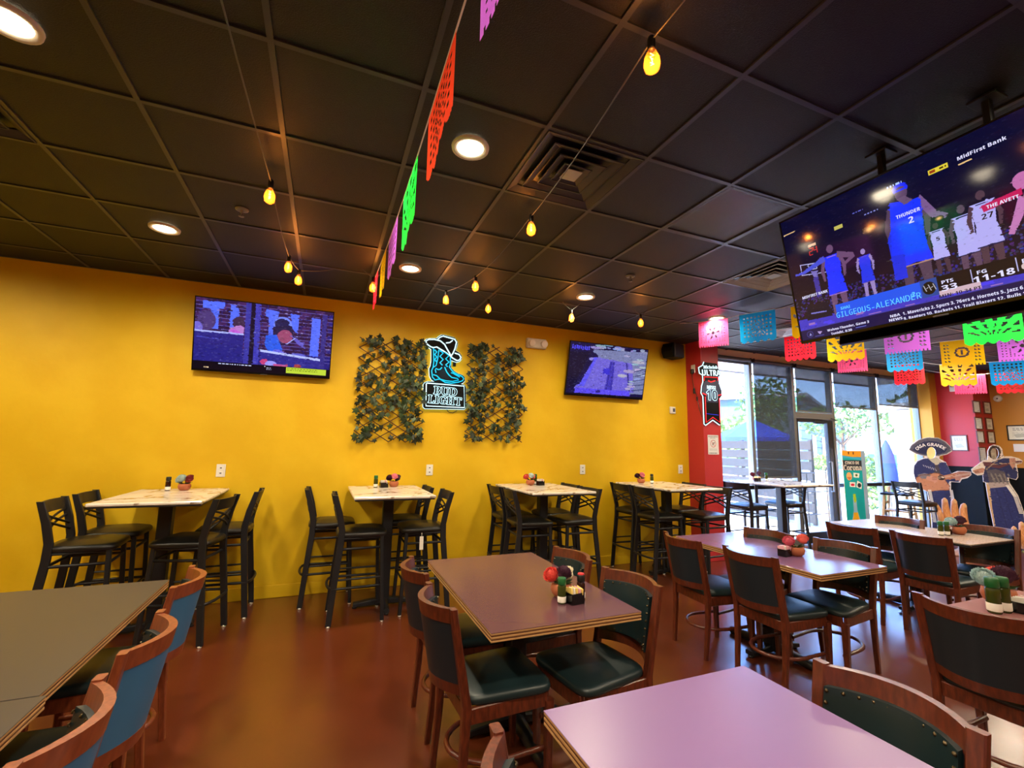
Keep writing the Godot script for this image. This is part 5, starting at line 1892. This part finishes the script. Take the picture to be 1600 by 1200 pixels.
# ---------------------------------------------------------------- by the door and the certificates
func cutout_print(d: Dictionary, kind: int, r: Rect2) -> Image:
	var k := 512.0 / r.size.y
	var im := pic(int(r.size.x * k), 512, c8(222, 208, 198))
	var sc := func(key: String) -> Array:
		var a := []
		for i in range(0, d[key].size(), 2):
			a.append((d[key][i] - r.position.x) * k)
			a.append((r.end.y - d[key][i + 1]) * k)
		return a
	var parts := [["hat", c8(84, 82, 96)], ["hatin", c8(34, 38, 74)], ["pants", c8(38, 48, 98)], ["jacket", c8(38, 46, 94)], ["lapel", c8(186, 176, 150)], ["tie", c8(70, 60, 66)], ["guitar", c8(190, 128, 96)], ["neck", c8(178, 112, 84)], ["arm", c8(120, 112, 118)], ["hand", c8(198, 140, 118)], ["lhand", c8(192, 134, 112)]]
	if kind == 1:
		parts = [["board", c8(206, 168, 130)], ["hair", c8(48, 34, 34)], ["skirt", c8(40, 50, 110)], ["jacket", c8(38, 44, 92)], ["vest", c8(86, 80, 92)], ["sash", c8(176, 160, 160)], ["violin", c8(96, 50, 62)], ["hand", c8(186, 130, 112)], ["rhand", c8(190, 136, 116)], ["bow", c8(150, 128, 112)], ["grass", c8(146, 158, 100)]]
	for q in parts:
		pp(im, sc.call(q[0]), q[1])
	# embroidery, seams, strings and fingers
	if kind == 0:
		var g: Array = sc.call("guitar")
		var nk: Array = sc.call("neck")
		pe(im, g[8] + 6, g[9] + 20, 15, 12, c8(52, 34, 30))
		for i in 3:
			pl(im, g[8] - 10, g[9] + 18 + i * 4, nk[4], nk[5] + 4 + i * 3, 1.5, c8(226, 200, 170))
		for i in 10:
			pl(im, g[i * 2], g[i * 2 + 1], g[(i * 2 + 2) % g.size()], g[(i * 2 + 3) % g.size()], 3, c8(120, 70, 48))
		var hn: Array = sc.call("hand")
		for i in 4:
			pl(im, hn[4] - 4, hn[5] + 2 - i * 5, hn[4] - 24, hn[5] + 4 - i * 5, 2, c8(150, 96, 80))
		var jk: Array = sc.call("jacket")
		for i in 6:
			pl(im, jk[4] + 20 + i * 9, jk[5] + 16 + i * 3, jk[4] + 26 + i * 9, jk[5] + 26 + i * 4, 3, c8(196, 192, 196))
		var hi: Array = sc.call("hat")
		for i in 11:
			pl(im, hi[i * 2], hi[i * 2 + 1], hi[i * 2 + 2], hi[i * 2 + 3], 3, c8(140, 134, 130))
	else:
		var vs: Array = sc.call("vest")
		for i in 5:
			pl(im, vs[0] + 14 + i * 16, vs[1] + 14, vs[0] + 28 + i * 15, vs[1] + 62, 7, c8(126, 120, 116))
		var vo: Array = sc.call("violin")
		pl(im, vo[2], vo[3] + 12, vo[8], vo[9] + 8, 3, c8(190, 160, 130))
		for h in ["hand", "rhand"]:
			var hn: Array = sc.call(h)
			for i in 3:
				pl(im, hn[0] + 8 + i * 6, hn[1] + 4, hn[0] + 12 + i * 6, hn[1] + 18, 2, c8(140, 90, 76))
		var sk: Array = sc.call("skirt")
		for i in 4:
			pl(im, sk[0] + 24 + i * 26, sk[1] + 10, sk[0] + 60 + i * 30, sk[1] + 300, 3, c8(32, 40, 92))
	grit(im, 900, 3.0, 0.12)
	return im

func cutout(label: String, p: Vector3, d: Dictionary, kind: int):
	var o := thing("mariachi_cutout", label, "cutout", p, 0.0, "life size mariachi face-hole cutouts")
	var nrm := Vector3(-0.7, 0, 0.714).normalized()
	o.transform.basis = Basis(Vector3.UP.cross(nrm), Vector3.UP, nrm)
	var poly := v2(d.outline)
	var r := Rect2(poly[0], Vector2.ZERO)
	for q in poly:
		r = r.expand(q)
	var m := print_mat("cutout_print_%d" % kind, cutout_print(d, kind, r), 0.5)
	var st := mb()
	prism(st, poly, -0.012, 0.0, Transform3D(), r, v2(d.hole))
	obj("printed_board", st, m, o)
	# raised trims: silver studs down the seam
	var sk: PackedVector2Array = v2(d.pants) if kind == 0 else v2(d.skirt)
	st = mb()
	var a := sk[0] if kind == 0 else sk[1]
	var b := sk[7] if kind == 0 else sk[2]
	var c := sk[6] if kind == 0 else sk[3]
	for k in 26:
		var t := k / 25.0
		var q := a.lerp(b, t * 2) if t < 0.5 else b.lerp(c, t * 2 - 1)
		box(st, Vector3(q.x + (0.03 if kind == 0 else -0.03), maxf(q.y, 0.03), 0.001), Vector3(0.045, 0.012, 0.003))
	obj("silver_studs", st, M.packet_white, o)
	st = mb()
	leg(st, [Vector3(0.25 if kind == 0 else 0.1, 0.9, -0.012), Vector3(0.42 if kind == 0 else 0.15, 0.0, -0.3)], [Vector2(0.04, 0.01)])
	obj("easel_strut", st, M.packet_white, o)
	if kind == 0:
		var words := "CASAGRANDE"
		for i in words.length():
			var an := 2.75 - i * 0.235 - (0.12 if i > 3 else 0.0)
			var hx: float = (d.hole[0] + d.hole[16]) / 2
			var hy: float = (d.hole[1] + d.hole[17]) / 2
			text(words[i], 0.055, M.packet_white, o, at(hx + cos(an) * 0.215, hy + 0.02 + sin(an) * 0.13, 0.002, Basis(Vector3.BACK, (an - PI / 2) * 0.6)), "lettering", 0.5)

func frame_pic(called: String, label: String, p: Vector3, turn: float, w: float, h: float, sheet_m: Material, wood_m: Material, category := "frame", group := ""):
	var o := thing(called, label, category, p, turn, group)
	var st := mb()
	for s in [-1, 1]:
		box(st, Vector3(s * (w / 2 - 0.009), 0, 0.01), Vector3(0.018, h, 0.02), 0.003)
		box(st, Vector3(0, s * (h / 2 - 0.009), 0.01), Vector3(w - 0.036, 0.018, 0.02), 0.003)
	obj("wood_frame", st, wood_m, o)
	put(done(sheet(w - 0.03, h - 0.03)), "certificate_sheet", sheet_m, o, at(0, 0, 0.008))

func far_corner():
	# certificates
	var cert := pic(96, 128, c8(236, 244, 250))
	pr(cert, 6, 6, 84, 116, c8(240, 248, 252))
	dashes(cert, 22, 16, 50, 1, 8, c8(120, 140, 170), 4)
	dashes(cert, 14, 32, 68, 7, 10, c8(150, 170, 190), 2)
	pe(cert, 70, 108, 8, 8, c8(170, 180, 200))
	var cert2 := pic(96, 128, c8(232, 234, 220))
	dashes(cert2, 18, 20, 60, 3, 10, c8(120, 124, 120), 4)
	dashes(cert2, 14, 60, 68, 5, 10, c8(150, 154, 146), 2)
	pp(cert2, [20, 80, 60, 70, 80, 100, 30, 110], c8(190, 194, 180))
	var ma := print_mat("certificate_a", cert)
	var mb_ := print_mat("certificate_b", cert2)
	var rows := ["top", "second", "third", "bottom"]
	var ys := [2.405, 2.1, 1.85, 1.53]
	for r in 4:
		for c in 2:
			frame_pic("framed_certificate", "framed certificate, %s row %s column on the red corner wall" % [rows[r], ["window side", "mustard side"][c]], Vector3([10.255, 10.63][c] + 0.008 * r, ys[r], -2.66), 0.0, 0.25, 0.23 if r < 3 else 0.27, ma if c == 0 else mb_, M.cherry, "frame", "framed certificates on the red corner wall")
	frame_pic("framed_certificate", "larger framed letter alone on the dark red wall face", Vector3(10.2, 1.735, -2.93), -PI / 2, 0.25, 0.3, mb_, M.cherry)
	frame_pic("framed_notice", "dark framed notice on the mustard wall", Vector3(10.8, 1.935, -2.3), -PI / 2, 0.36, 0.28, mb_, M.ink)
	var s := thing("wall_sign", "white arrow sign with black letters on the mustard wall", "sign", Vector3(10.8, 1.66, -2.2), -PI / 2)
	obj("sign_board", bx(Vector3(0, 0, 0.006), Vector3(0.44, 0.14, 0.012), 0.002), M.paper_white, s)
	text("EXIT", 0.05, M.ink, s, at(0.02, 0.01, 0.012), "lettering", 0.5)
	var d := thing("motion_sensor", "small white sensor box high on the dark red wall", "sensor", Vector3(10.2, 2.785, -2.93), -PI / 2)
	obj("case", bx(Vector3(0, 0, 0.02), Vector3(0.1, 0.14, 0.04), 0.008), M.white_plastic, d)
	obj("lens", bx(Vector3(0, 0.03, 0.041), Vector3(0.05, 0.03, 0.004), 0.001), M.grey_plastic, d)
	d = thing("door_chime", "narrow white box above the certificates", "sensor", Vector3(10.42, 2.77, -2.66))
	obj("case", bx(Vector3(0, 0, 0.02), Vector3(0.05, 0.12, 0.04), 0.008), M.white_plastic, d)
	obj("button", bx(Vector3(0, -0.03, 0.041), Vector3(0.015, 0.02, 0.004), 0.001), M.grey_plastic, d)
	d = thing("smoke_detector", "round white detector where red and mustard walls meet", "detector", Vector3(10.8, 2.58, -2.55), -PI / 2)
	var st := mb()
	lathe(st, [Vector2(0, 0.035), Vector2(0.04, 0.035), Vector2(0.06, 0.02), Vector2(0.065, 0.0), Vector2(0, 0)], 20, at(0, 0, 0, Basis(Vector3.RIGHT, PI / 2)))
	obj("case", st, M.white_plastic, d)
	st = mb()
	lathe(st, [Vector2(0, 0.038), Vector2(0.015, 0.038), Vector2(0.016, 0.034)], 12, at(0, 0, 0, Basis(Vector3.RIGHT, PI / 2)))
	obj("lens", st, M.grey_plastic, d)
	# cardboard beer display: a folded three-sided column
	var o := thing("beer_display", "teal folded cardboard beer display standing at the window", "display", Vector3(7.46, 0, -3.27))
	var im := pic(160, 416, c8(0, 168, 178))
	pp(im, [0, 0, 160, 0, 160, 40, 0, 26], c8(240, 158, 40))
	pr(im, 0, 34, 160, 6, c8(60, 150, 210))
	pp(im, [0, 26, 160, 40, 160, 52, 0, 36], c8(60, 170, 210))
	pr(im, 0, 52, 160, 54, c8(44, 48, 60))
	pr(im, 50, 6, 10, 14, c8(90, 50, 20))
	pr(im, 90, 6, 10, 14, c8(90, 50, 20))
	pe(im, 46, 138, 24, 22, c8(236, 176, 110))
	pp(im, [26, 142, 66, 142, 48, 160], c8(210, 120, 70))
	pp(im, [84, 118, 136, 122, 128, 146, 82, 144], c8(236, 240, 236))
	pe(im, 108, 132, 10, 7, c8(80, 110, 60))
	pp(im, [46, 168, 96, 170, 92, 196, 44, 194], c8(240, 238, 236))
	pe(im, 70, 183, 16, 7, c8(214, 40, 70))
	pp(im, [112, 160, 150, 176, 142, 208, 98, 196], c8(240, 240, 236))
	pe(im, 126, 186, 16, 12, c8(40, 48, 60))
	# bottle
	pp(im, [64, 250, 92, 250, 94, 320, 110, 360, 112, 400, 44, 400, 46, 360, 62, 320], c8(150, 190, 220))
	pp(im, [60, 330, 96, 330, 100, 352, 108, 366, 110, 398, 46, 398, 48, 366, 56, 352], c8(240, 176, 20))
	pp(im, [66, 232, 88, 232, 92, 268, 76, 282, 68, 262], c8(170, 196, 40))
	pr(im, 30, 398, 100, 18, c8(224, 236, 240))
	var face := print_mat("beer_print", im, 0.5)
	st = sheet(0.42, 1.3, 0.006)
	put(done(st), "printed_panel", face, o, at(0, 0.9, 0.06, Basis(Vector3.UP, -0.12)))
	text("CINCO DE", 0.048, M.packet_white, o, at(-0.01, 1.345, 0.064, Basis(Vector3.UP, -0.12)), "lettering", 0.4)
	text("Corona", 0.085, M.packet_white, o, at(-0.005, 1.26, 0.064, Basis(Vector3.UP, -0.12)), "lettering", 0.5, "Droid Serif", 0.95)
	obj("side_panel", bx(Vector3(0.15, 0, 0), Vector3(0.3, 1.3, 0.006), 0.001, at(0.215, 0.9, 0.08, Basis(Vector3.UP, 0.35))), mat("board_pale", c8(150, 176, 204), 0.6), o)
	obj("display_base", bx(Vector3(0.06, 0.125, 0.02), Vector3(0.5, 0.25, 0.14), 0.006), M.paper_white, o)
	# cutouts
	cutout("cardboard mariachi guitarist cutout in navy suit and sombrero, no face", Vector3(9.161, 0, -2.917), GUITARIST, 0)
	cutout("cardboard mariachi violinist cutout in navy skirt, no face", Vector3(9.35, 0, -2.15), VIOLINIST, 1)
	# hand chairs
	hand_chair("carved wooden hand shaped chair between the two cutouts", Vector3(8.2, 0, -2.15), 1.0)
	hand_chair("smaller carved hand chair at the frame edge before the violinist", Vector3(8.05, 0, -1.3), 0.74)
	# wooden high chair
	o = thing("high_chair", "light wooden high chair by the last window", "high chair", Vector3(8.35, 0, -3.05), 0.3)
	for x in [-1, 1]:
		for z in [-1, 1]:
			st = mb()
			leg(st, [Vector3(x * 0.24, 0, z * 0.22), Vector3(x * 0.17, 0.93 if x > 0 else 0.8, z * 0.15)], [Vector2(0.04, 0.035)])
			obj("leg", st, M.light_wood, o)
	for q in [[0.2, 0.22], [0.5, 0.2], [0.66, 0.19]]:
		for z in [-1, 1]:
			obj("cross_rail", bx(Vector3(0, q[0], z * (q[1] - 0.01)), Vector3(q[1] * 2, 0.035, 0.02), 0.003), M.light_wood, o)
	obj("seat", bx(Vector3(0, 0.54, 0), Vector3(0.36, 0.02, 0.34), 0.004), M.light_wood, o)
	obj("tray", bx(Vector3(0, 0.82, 0), Vector3(0.44, 0.03, 0.4), 0.01), M.board_black, o)
	var src: Node3D = get_node("bar_stool")
	dup(src, Vector3(7.98, 0, -2.6), 0.0, "lone bar stool between the plank table and the wooden high chair", "black metal cross-back bar stools")

func hand_chair(label: String, p: Vector3, k: float):
	var o := thing("hand_chair", label, "chair", p, 0.0, "carved hand shaped chairs")
	o.rotation.y = -2.2
	o.scale = Vector3(k, k, k)
	var st := mb()
	lathe(st, [Vector2(0, 0), Vector2(0.17, 0), Vector2(0.18, 0.03), Vector2(0.07, 0.1), Vector2(0.06, 0.26), Vector2(0.12, 0.36), Vector2(0.0, 0.38)], 18)
	obj("pedestal", st, M.carved_wood, o)
	st = mb()
	pad(st, 0.2, 0.21, 0.0, 0.36, 0.08, 0.15)
	tube(st, [Vector3(-0.12, 0.4, 0), Vector3(-0.2, 0.5, 0)], [0.12, 0.1], 12)
	obj("palm_seat", st, M.carved_wood, o)
	for f in 4:
		var z := -0.165 + f * 0.11
		var top: float = [0.76, 0.82, 0.83, 0.74][f]
		st = mb()
		tube(st, [Vector3(-0.16, 0.38, z * 0.85), Vector3(-0.215, 0.52, z * 0.95), Vector3(-0.235, 0.66, z * 1.05), Vector3(-0.23, top - 0.03, z * 1.12), Vector3(-0.22, top, z * 1.14)], [0.05, 0.05, 0.046, 0.036, 0.014], 10)
		var fg := obj("finger", st, M.carved_wood, o)
		st = mb()
		box(st, Vector3(-0.195, top - 0.04, z * 1.12), Vector3(0.006, 0.045, 0.034), 0.003)
		obj("nail", st, M.light_wood, fg)
	st = mb()
	tube(st, [Vector3(0.0, 0.4, 0.2), Vector3(0.02, 0.5, 0.27), Vector3(0.03, 0.62, 0.29), Vector3(0.03, 0.66, 0.285)], [0.05, 0.046, 0.036, 0.012], 10)
	obj("thumb", st, M.carved_wood, o)

const NEON = {
	"board": [-0.274, 0.335, -0.25, 0.368, -0.2, 0.383, -0.127, 0.39, -0.107, 0.414, -0.073, 0.439, -0.038, 0.441, 0.041, 0.43, 0.086, 0.422, 0.118, 0.39, 0.128, 0.355, 0.117, 0.31, 0.105, 0.265, 0.155, 0.243, 0.183, 0.206, 0.184, 0.171, 0.163, 0.143, 0.123, 0.128, 0.079, 0.14, 0.056, 0.147, 0.055, 0.077, 0.06, 0.051, 0.092, 0.019, 0.146, -0.011, 0.2, -0.024, 0.228, -0.048, 0.233, -0.092, 0.216, -0.114, 0.186, -0.134, 0.231, -0.144, 0.248, -0.169, 0.256, -0.41, 0.241, -0.432, -0.231, -0.446, -0.252, -0.427, -0.26, -0.169, -0.244, -0.147, -0.211, -0.132, -0.131, -0.128, -0.17, -0.104, -0.193, -0.063, -0.201, 0.021, -0.186, 0.057, -0.18, 0.117, -0.186, 0.254, -0.229, 0.279, -0.264, 0.306],
	"crown": [-0.118, 0.378, -0.093, 0.406, -0.055, 0.424, 0.042, 0.408, 0.087, 0.4, 0.11, 0.367, 0.095, 0.29, 0.071, 0.227, 0.05, 0.194],
	"brim": [0.05, 0.194, 0.004, 0.264, -0.034, 0.325, -0.087, 0.363, -0.157, 0.373, -0.225, 0.366, -0.258, 0.341, -0.248, 0.312, -0.204, 0.282, -0.17, 0.273, -0.127, 0.285, -0.039, 0.242, 0.041, 0.193, 0.069, 0.17, 0.123, 0.144, 0.158, 0.156, 0.17, 0.188, 0.147, 0.221, 0.093, 0.233],
	"crease": [-0.017, 0.345, 0.027, 0.354, 0.061, 0.384],
	"boot": [-0.165, 0.264, -0.154, 0.111, -0.16, 0.042, -0.175, -0.002, -0.163, -0.078, -0.128, -0.109, -0.098, -0.098, -0.069, -0.096, -0.007, -0.13, 0.063, -0.134, 0.15, -0.115, 0.202, -0.094, 0.215, -0.067, 0.192, -0.042, 0.129, -0.021, 0.075, 0.009, 0.034, 0.058, 0.044, 0.093, 0.042, 0.176],
	"sole": [-0.156, -0.047, -0.113, -0.057, -0.069, -0.096, 0.001, -0.11, 0.079, -0.111, 0.153, -0.089, 0.139, -0.072, 0.069, -0.065, 0.033, -0.037, 0.005, -0.005, -0.023, 0.053],
	"vamp": [-0.123, -0.023, -0.133, 0.01, -0.125, 0.028, -0.099, 0.017, -0.073, 0.023, -0.057, 0.046],
	"seam": [-0.1, 0.254, -0.109, 0.149, -0.126, 0.062, -0.16, 0.038],
	"zig1": [-0.151, 0.249, -0.125, 0.225, -0.147, 0.193, -0.122, 0.165, -0.145, 0.133, -0.124, 0.109],
	"zig2": [-0.087, 0.246, -0.047, 0.22, -0.084, 0.177, -0.044, 0.142, -0.081, 0.1, -0.05, 0.073],
	"zig3": [-0.03, 0.234, 0.024, 0.196, -0.014, 0.153, 0.027, 0.118, -0.011, 0.08, 0.012, 0.06],
	"boot2": [0.058, -0.009, 0.084, -0.012, 0.102, -0.023, 0.165, -0.053],
	"box": [-0.227, -0.151, 0.222, -0.157, 0.236, -0.415, -0.224, -0.417, -0.231, -0.158]}
const ULTRA = {
	"board": [-0.244, 0.329, -0.168, 0.367, -0.141, 0.421, 0.112, 0.417, 0.129, 0.36, 0.181, 0.266, 0.153, 0.231, 0.132, 0.223, 0.139, 0.126, 0.184, 0.025, 0.185, -0.052, 0.153, -0.08, 0.134, -0.107, 0.137, -0.451, 0.113, -0.484, -0.013, -0.412, -0.153, -0.499, -0.181, -0.475, -0.182, -0.087, -0.215, -0.038, -0.199, 0.064, -0.171, 0.13, -0.175, 0.225, -0.231, 0.247],
	"halo": [-0.181, -0.475, -0.182, -0.087, -0.215, -0.038, -0.199, 0.064, -0.171, 0.13, -0.175, 0.225, -0.231, 0.247, -0.244, 0.329, -0.168, 0.367, -0.141, 0.421],
	"halo2": [-0.181, -0.475, -0.153, -0.496, -0.013, -0.416, 0.113, -0.484],
	"red1": [-0.14, -0.084, -0.142, -0.455, -0.011, -0.375, 0.124, -0.445, 0.127, -0.094],
	"red2": [-0.151, 0.144, -0.143, 0.202, 0.114, 0.208, 0.112, 0.163],
	"jersey": [-0.113, 0.147, -0.07, 0.156, -0.022, 0.128, 0.056, 0.165, 0.107, 0.162, 0.176, 0.025, 0.185, -0.052, 0.103, -0.064, 0.097, -0.16, -0.119, -0.159, -0.123, -0.064, -0.193, -0.056, -0.184, 0.027, -0.164, 0.105],
	"collar": [-0.074, 0.15, -0.021, 0.134, 0.056, 0.159],
	"cuff1": [-0.188, -0.039, -0.123, -0.06],
	"cuff2": [0.107, -0.054, 0.176, -0.034],
	"blue": [-0.128, -0.329, 0.096, -0.339]}
const GUITARIST = {
	"outline": [-0.295, 1.586, -0.25, 1.679, -0.141, 1.773, 0, 1.821, 0.144, 1.811, 0.245, 1.744, 0.308, 1.644, 0.319, 1.577, 0.244, 1.519, 0.134, 1.482, 0.131, 1.437, 0.215, 1.383, 0.243, 1.294, 0.277, 1.184, 0.36, 1.232, 0.464, 1.236, 0.54, 1.228, 0.544, 1.173, 0.488, 1.116, 0.408, 1.091, 0.377, 1.034, 0.256, 1.039, 0.243, 0.884, 0.247, 0.632, 0.253, 0.2, 0.25, 0, -0.091, 0, -0.067, 0.336, -0.071, 0.611, -0.087, 0.855, -0.165, 0.896, -0.231, 0.982, -0.249, 1.106, -0.261, 1.185, -0.243, 1.3, -0.19, 1.393, -0.103, 1.441, -0.056, 1.465, -0.207, 1.518],
	"hole": [0.089, 1.541, 0.081, 1.501, 0.064, 1.466, 0.041, 1.443, 0.016, 1.434, -0.009, 1.442, -0.028, 1.464, -0.039, 1.497, -0.041, 1.537, -0.033, 1.578, -0.016, 1.612, 0.007, 1.635, 0.033, 1.644, 0.057, 1.636, 0.076, 1.614, 0.087, 1.581],
	"hat": [-0.285, 1.586, -0.242, 1.667, -0.133, 1.762, -0.001, 1.809, 0.143, 1.8, 0.235, 1.733, 0.299, 1.644, 0.312, 1.588, 0.236, 1.53, 0.117, 1.493, -0.072, 1.488, -0.197, 1.53],
	"hatin": [-0.23, 1.587, -0.177, 1.669, -0.08, 1.728, 0.013, 1.752, 0.12, 1.742, 0.205, 1.687, 0.252, 1.609, 0.211, 1.552, 0.119, 1.515, -0.071, 1.51, -0.169, 1.542],
	"jacket": [-0.252, 1.185, -0.234, 1.3, -0.181, 1.382, -0.095, 1.43, -0.012, 1.444, 0.068, 1.333, 0.144, 1.381, 0.214, 1.372, 0.243, 1.294, 0.277, 1.184, 0.366, 1.1, 0.361, 1.044, 0.239, 1.05, 0.173, 0.892, -0.165, 0.896, -0.242, 1.072],
	"lapel": [-0.047, 1.466, 0.018, 1.377, 0.085, 1.323, 0.162, 1.381, 0.114, 1.447, 0.06, 1.446],
	"tie": [0.059, 1.333, 0.112, 1.323, 0.125, 1.156, 0.036, 1.152],
	"pants": [-0.085, 0.877, 0.226, 0.894, 0.239, 0.632, 0.245, 0.199, 0.241, 0, -0.083, 0, -0.058, 0.337, -0.062, 0.612],
	"guitar": [-0.232, 1.084, -0.145, 1.144, -0.055, 1.148, 0.038, 1.186, 0.109, 1.178, 0.159, 1.135, 0.187, 1.047, 0.233, 0.972, 0.217, 0.894, 0.103, 0.888, -0.033, 0.858, -0.132, 0.864, -0.207, 0.938],
	"neck": [0.123, 1.133, 0.394, 1.222, 0.531, 1.217, 0.535, 1.173, 0.454, 1.126, 0.153, 1.068],
	"arm": [-0.209, 1.142, -0.097, 1.18, -0.009, 1.15, -0.06, 1.081, -0.151, 1.076],
	"hand": [-0.074, 1.125, 0.016, 1.129, 0.083, 1.076, 0.06, 1.019, -0.019, 1.038, -0.088, 1.068],
	"lhand": [0.31, 1.164, 0.366, 1.199, 0.413, 1.146, 0.38, 1.067, 0.319, 1.065]}
const VIOLINIST = {
	"outline": [-0.068, 1.512, -0.062, 1.586, -0.027, 1.665, 0.027, 1.698, 0.094, 1.678, 0.124, 1.626, 0.124, 1.548, 0.136, 1.507, 0.223, 1.509, 0.311, 1.481, 0.356, 1.441, 0.342, 1.399, 0.276, 1.377, 0.282, 1.254, 0.276, 1.172, 0.249, 1.13, 0.158, 1.156, 0.166, 1.074, 0.247, 0.885, 0.292, 0.627, 0.309, 0.33, 0.289, 0, 0.012, 0, -0.078, 0, -0.097, 0.366, -0.121, 0.7, -0.135, 1.07, -0.161, 1.079, -0.158, 1.194, -0.226, 1.181, -0.291, 1.231, -0.295, 1.283, -0.233, 1.338, -0.137, 1.426, -0.081, 1.443],
	"hole": [0.074, 1.552, 0.066, 1.516, 0.052, 1.485, 0.033, 1.464, 0.012, 1.456, -0.007, 1.463, -0.023, 1.483, -0.031, 1.513, -0.032, 1.549, -0.025, 1.586, -0.01, 1.617, 0.009, 1.638, 0.03, 1.645, 0.049, 1.639, 0.065, 1.619, 0.073, 1.588],
	"hair": [0.106, 1.569, 0.096, 1.524, 0.075, 1.487, 0.047, 1.461, 0.016, 1.451, -0.014, 1.459, -0.038, 1.483, -0.052, 1.52, -0.054, 1.565, -0.044, 1.609, -0.023, 1.647, 0.006, 1.673, 0.037, 1.682, 0.067, 1.674, 0.091, 1.65, 0.104, 1.613],
	"jacket": [-0.148, 1.195, -0.11, 1.342, -0.024, 1.408, 0.125, 1.475, 0.236, 1.478, 0.263, 1.355, 0.276, 1.253, 0.268, 1.171, 0.242, 1.139, 0.143, 1.166, 0.157, 1.064, -0.127, 1.071, -0.158, 1.09],
	"vest": [-0.101, 1.27, 0.013, 1.295, 0.121, 1.257, 0.142, 1.073, -0.088, 1.062],
	"sash": [-0.111, 1.071, 0.16, 1.095, 0.161, 1.023, -0.08, 0.98],
	"skirt": [-0.087, 0.99, 0.162, 1.033, 0.239, 0.865, 0.283, 0.606, 0.299, 0.309, 0.285, 0.013, -0.062, 0, -0.073, 0.367, -0.089, 0.702],
	"board": [-0.137, 1.049, -0.09, 1.041, -0.051, 0.602, -0.049, 0.198, -0.054, 0, -0.078, 0, -0.097, 0.366, -0.121, 0.7],
	"violin": [-0.137, 1.405, -0.04, 1.408, 0.051, 1.358, 0.294, 1.439, 0.356, 1.441, 0.337, 1.399, 0.211, 1.385, 0.062, 1.307, -0.032, 1.324, -0.127, 1.342],
	"hand": [-0.28, 1.263, -0.154, 1.309, -0.115, 1.29, -0.153, 1.226, -0.252, 1.211],
	"rhand": [0.196, 1.477, 0.267, 1.479, 0.264, 1.366, 0.226, 1.292, 0.194, 1.374],
	"bow": [-0.116, 1.285, 0.297, 1.708, 0.303, 1.696, -0.109, 1.267],
	"grass": [0.018, 0.006, 0.295, 0.034, 0.289, 0, 0.012, 0]}
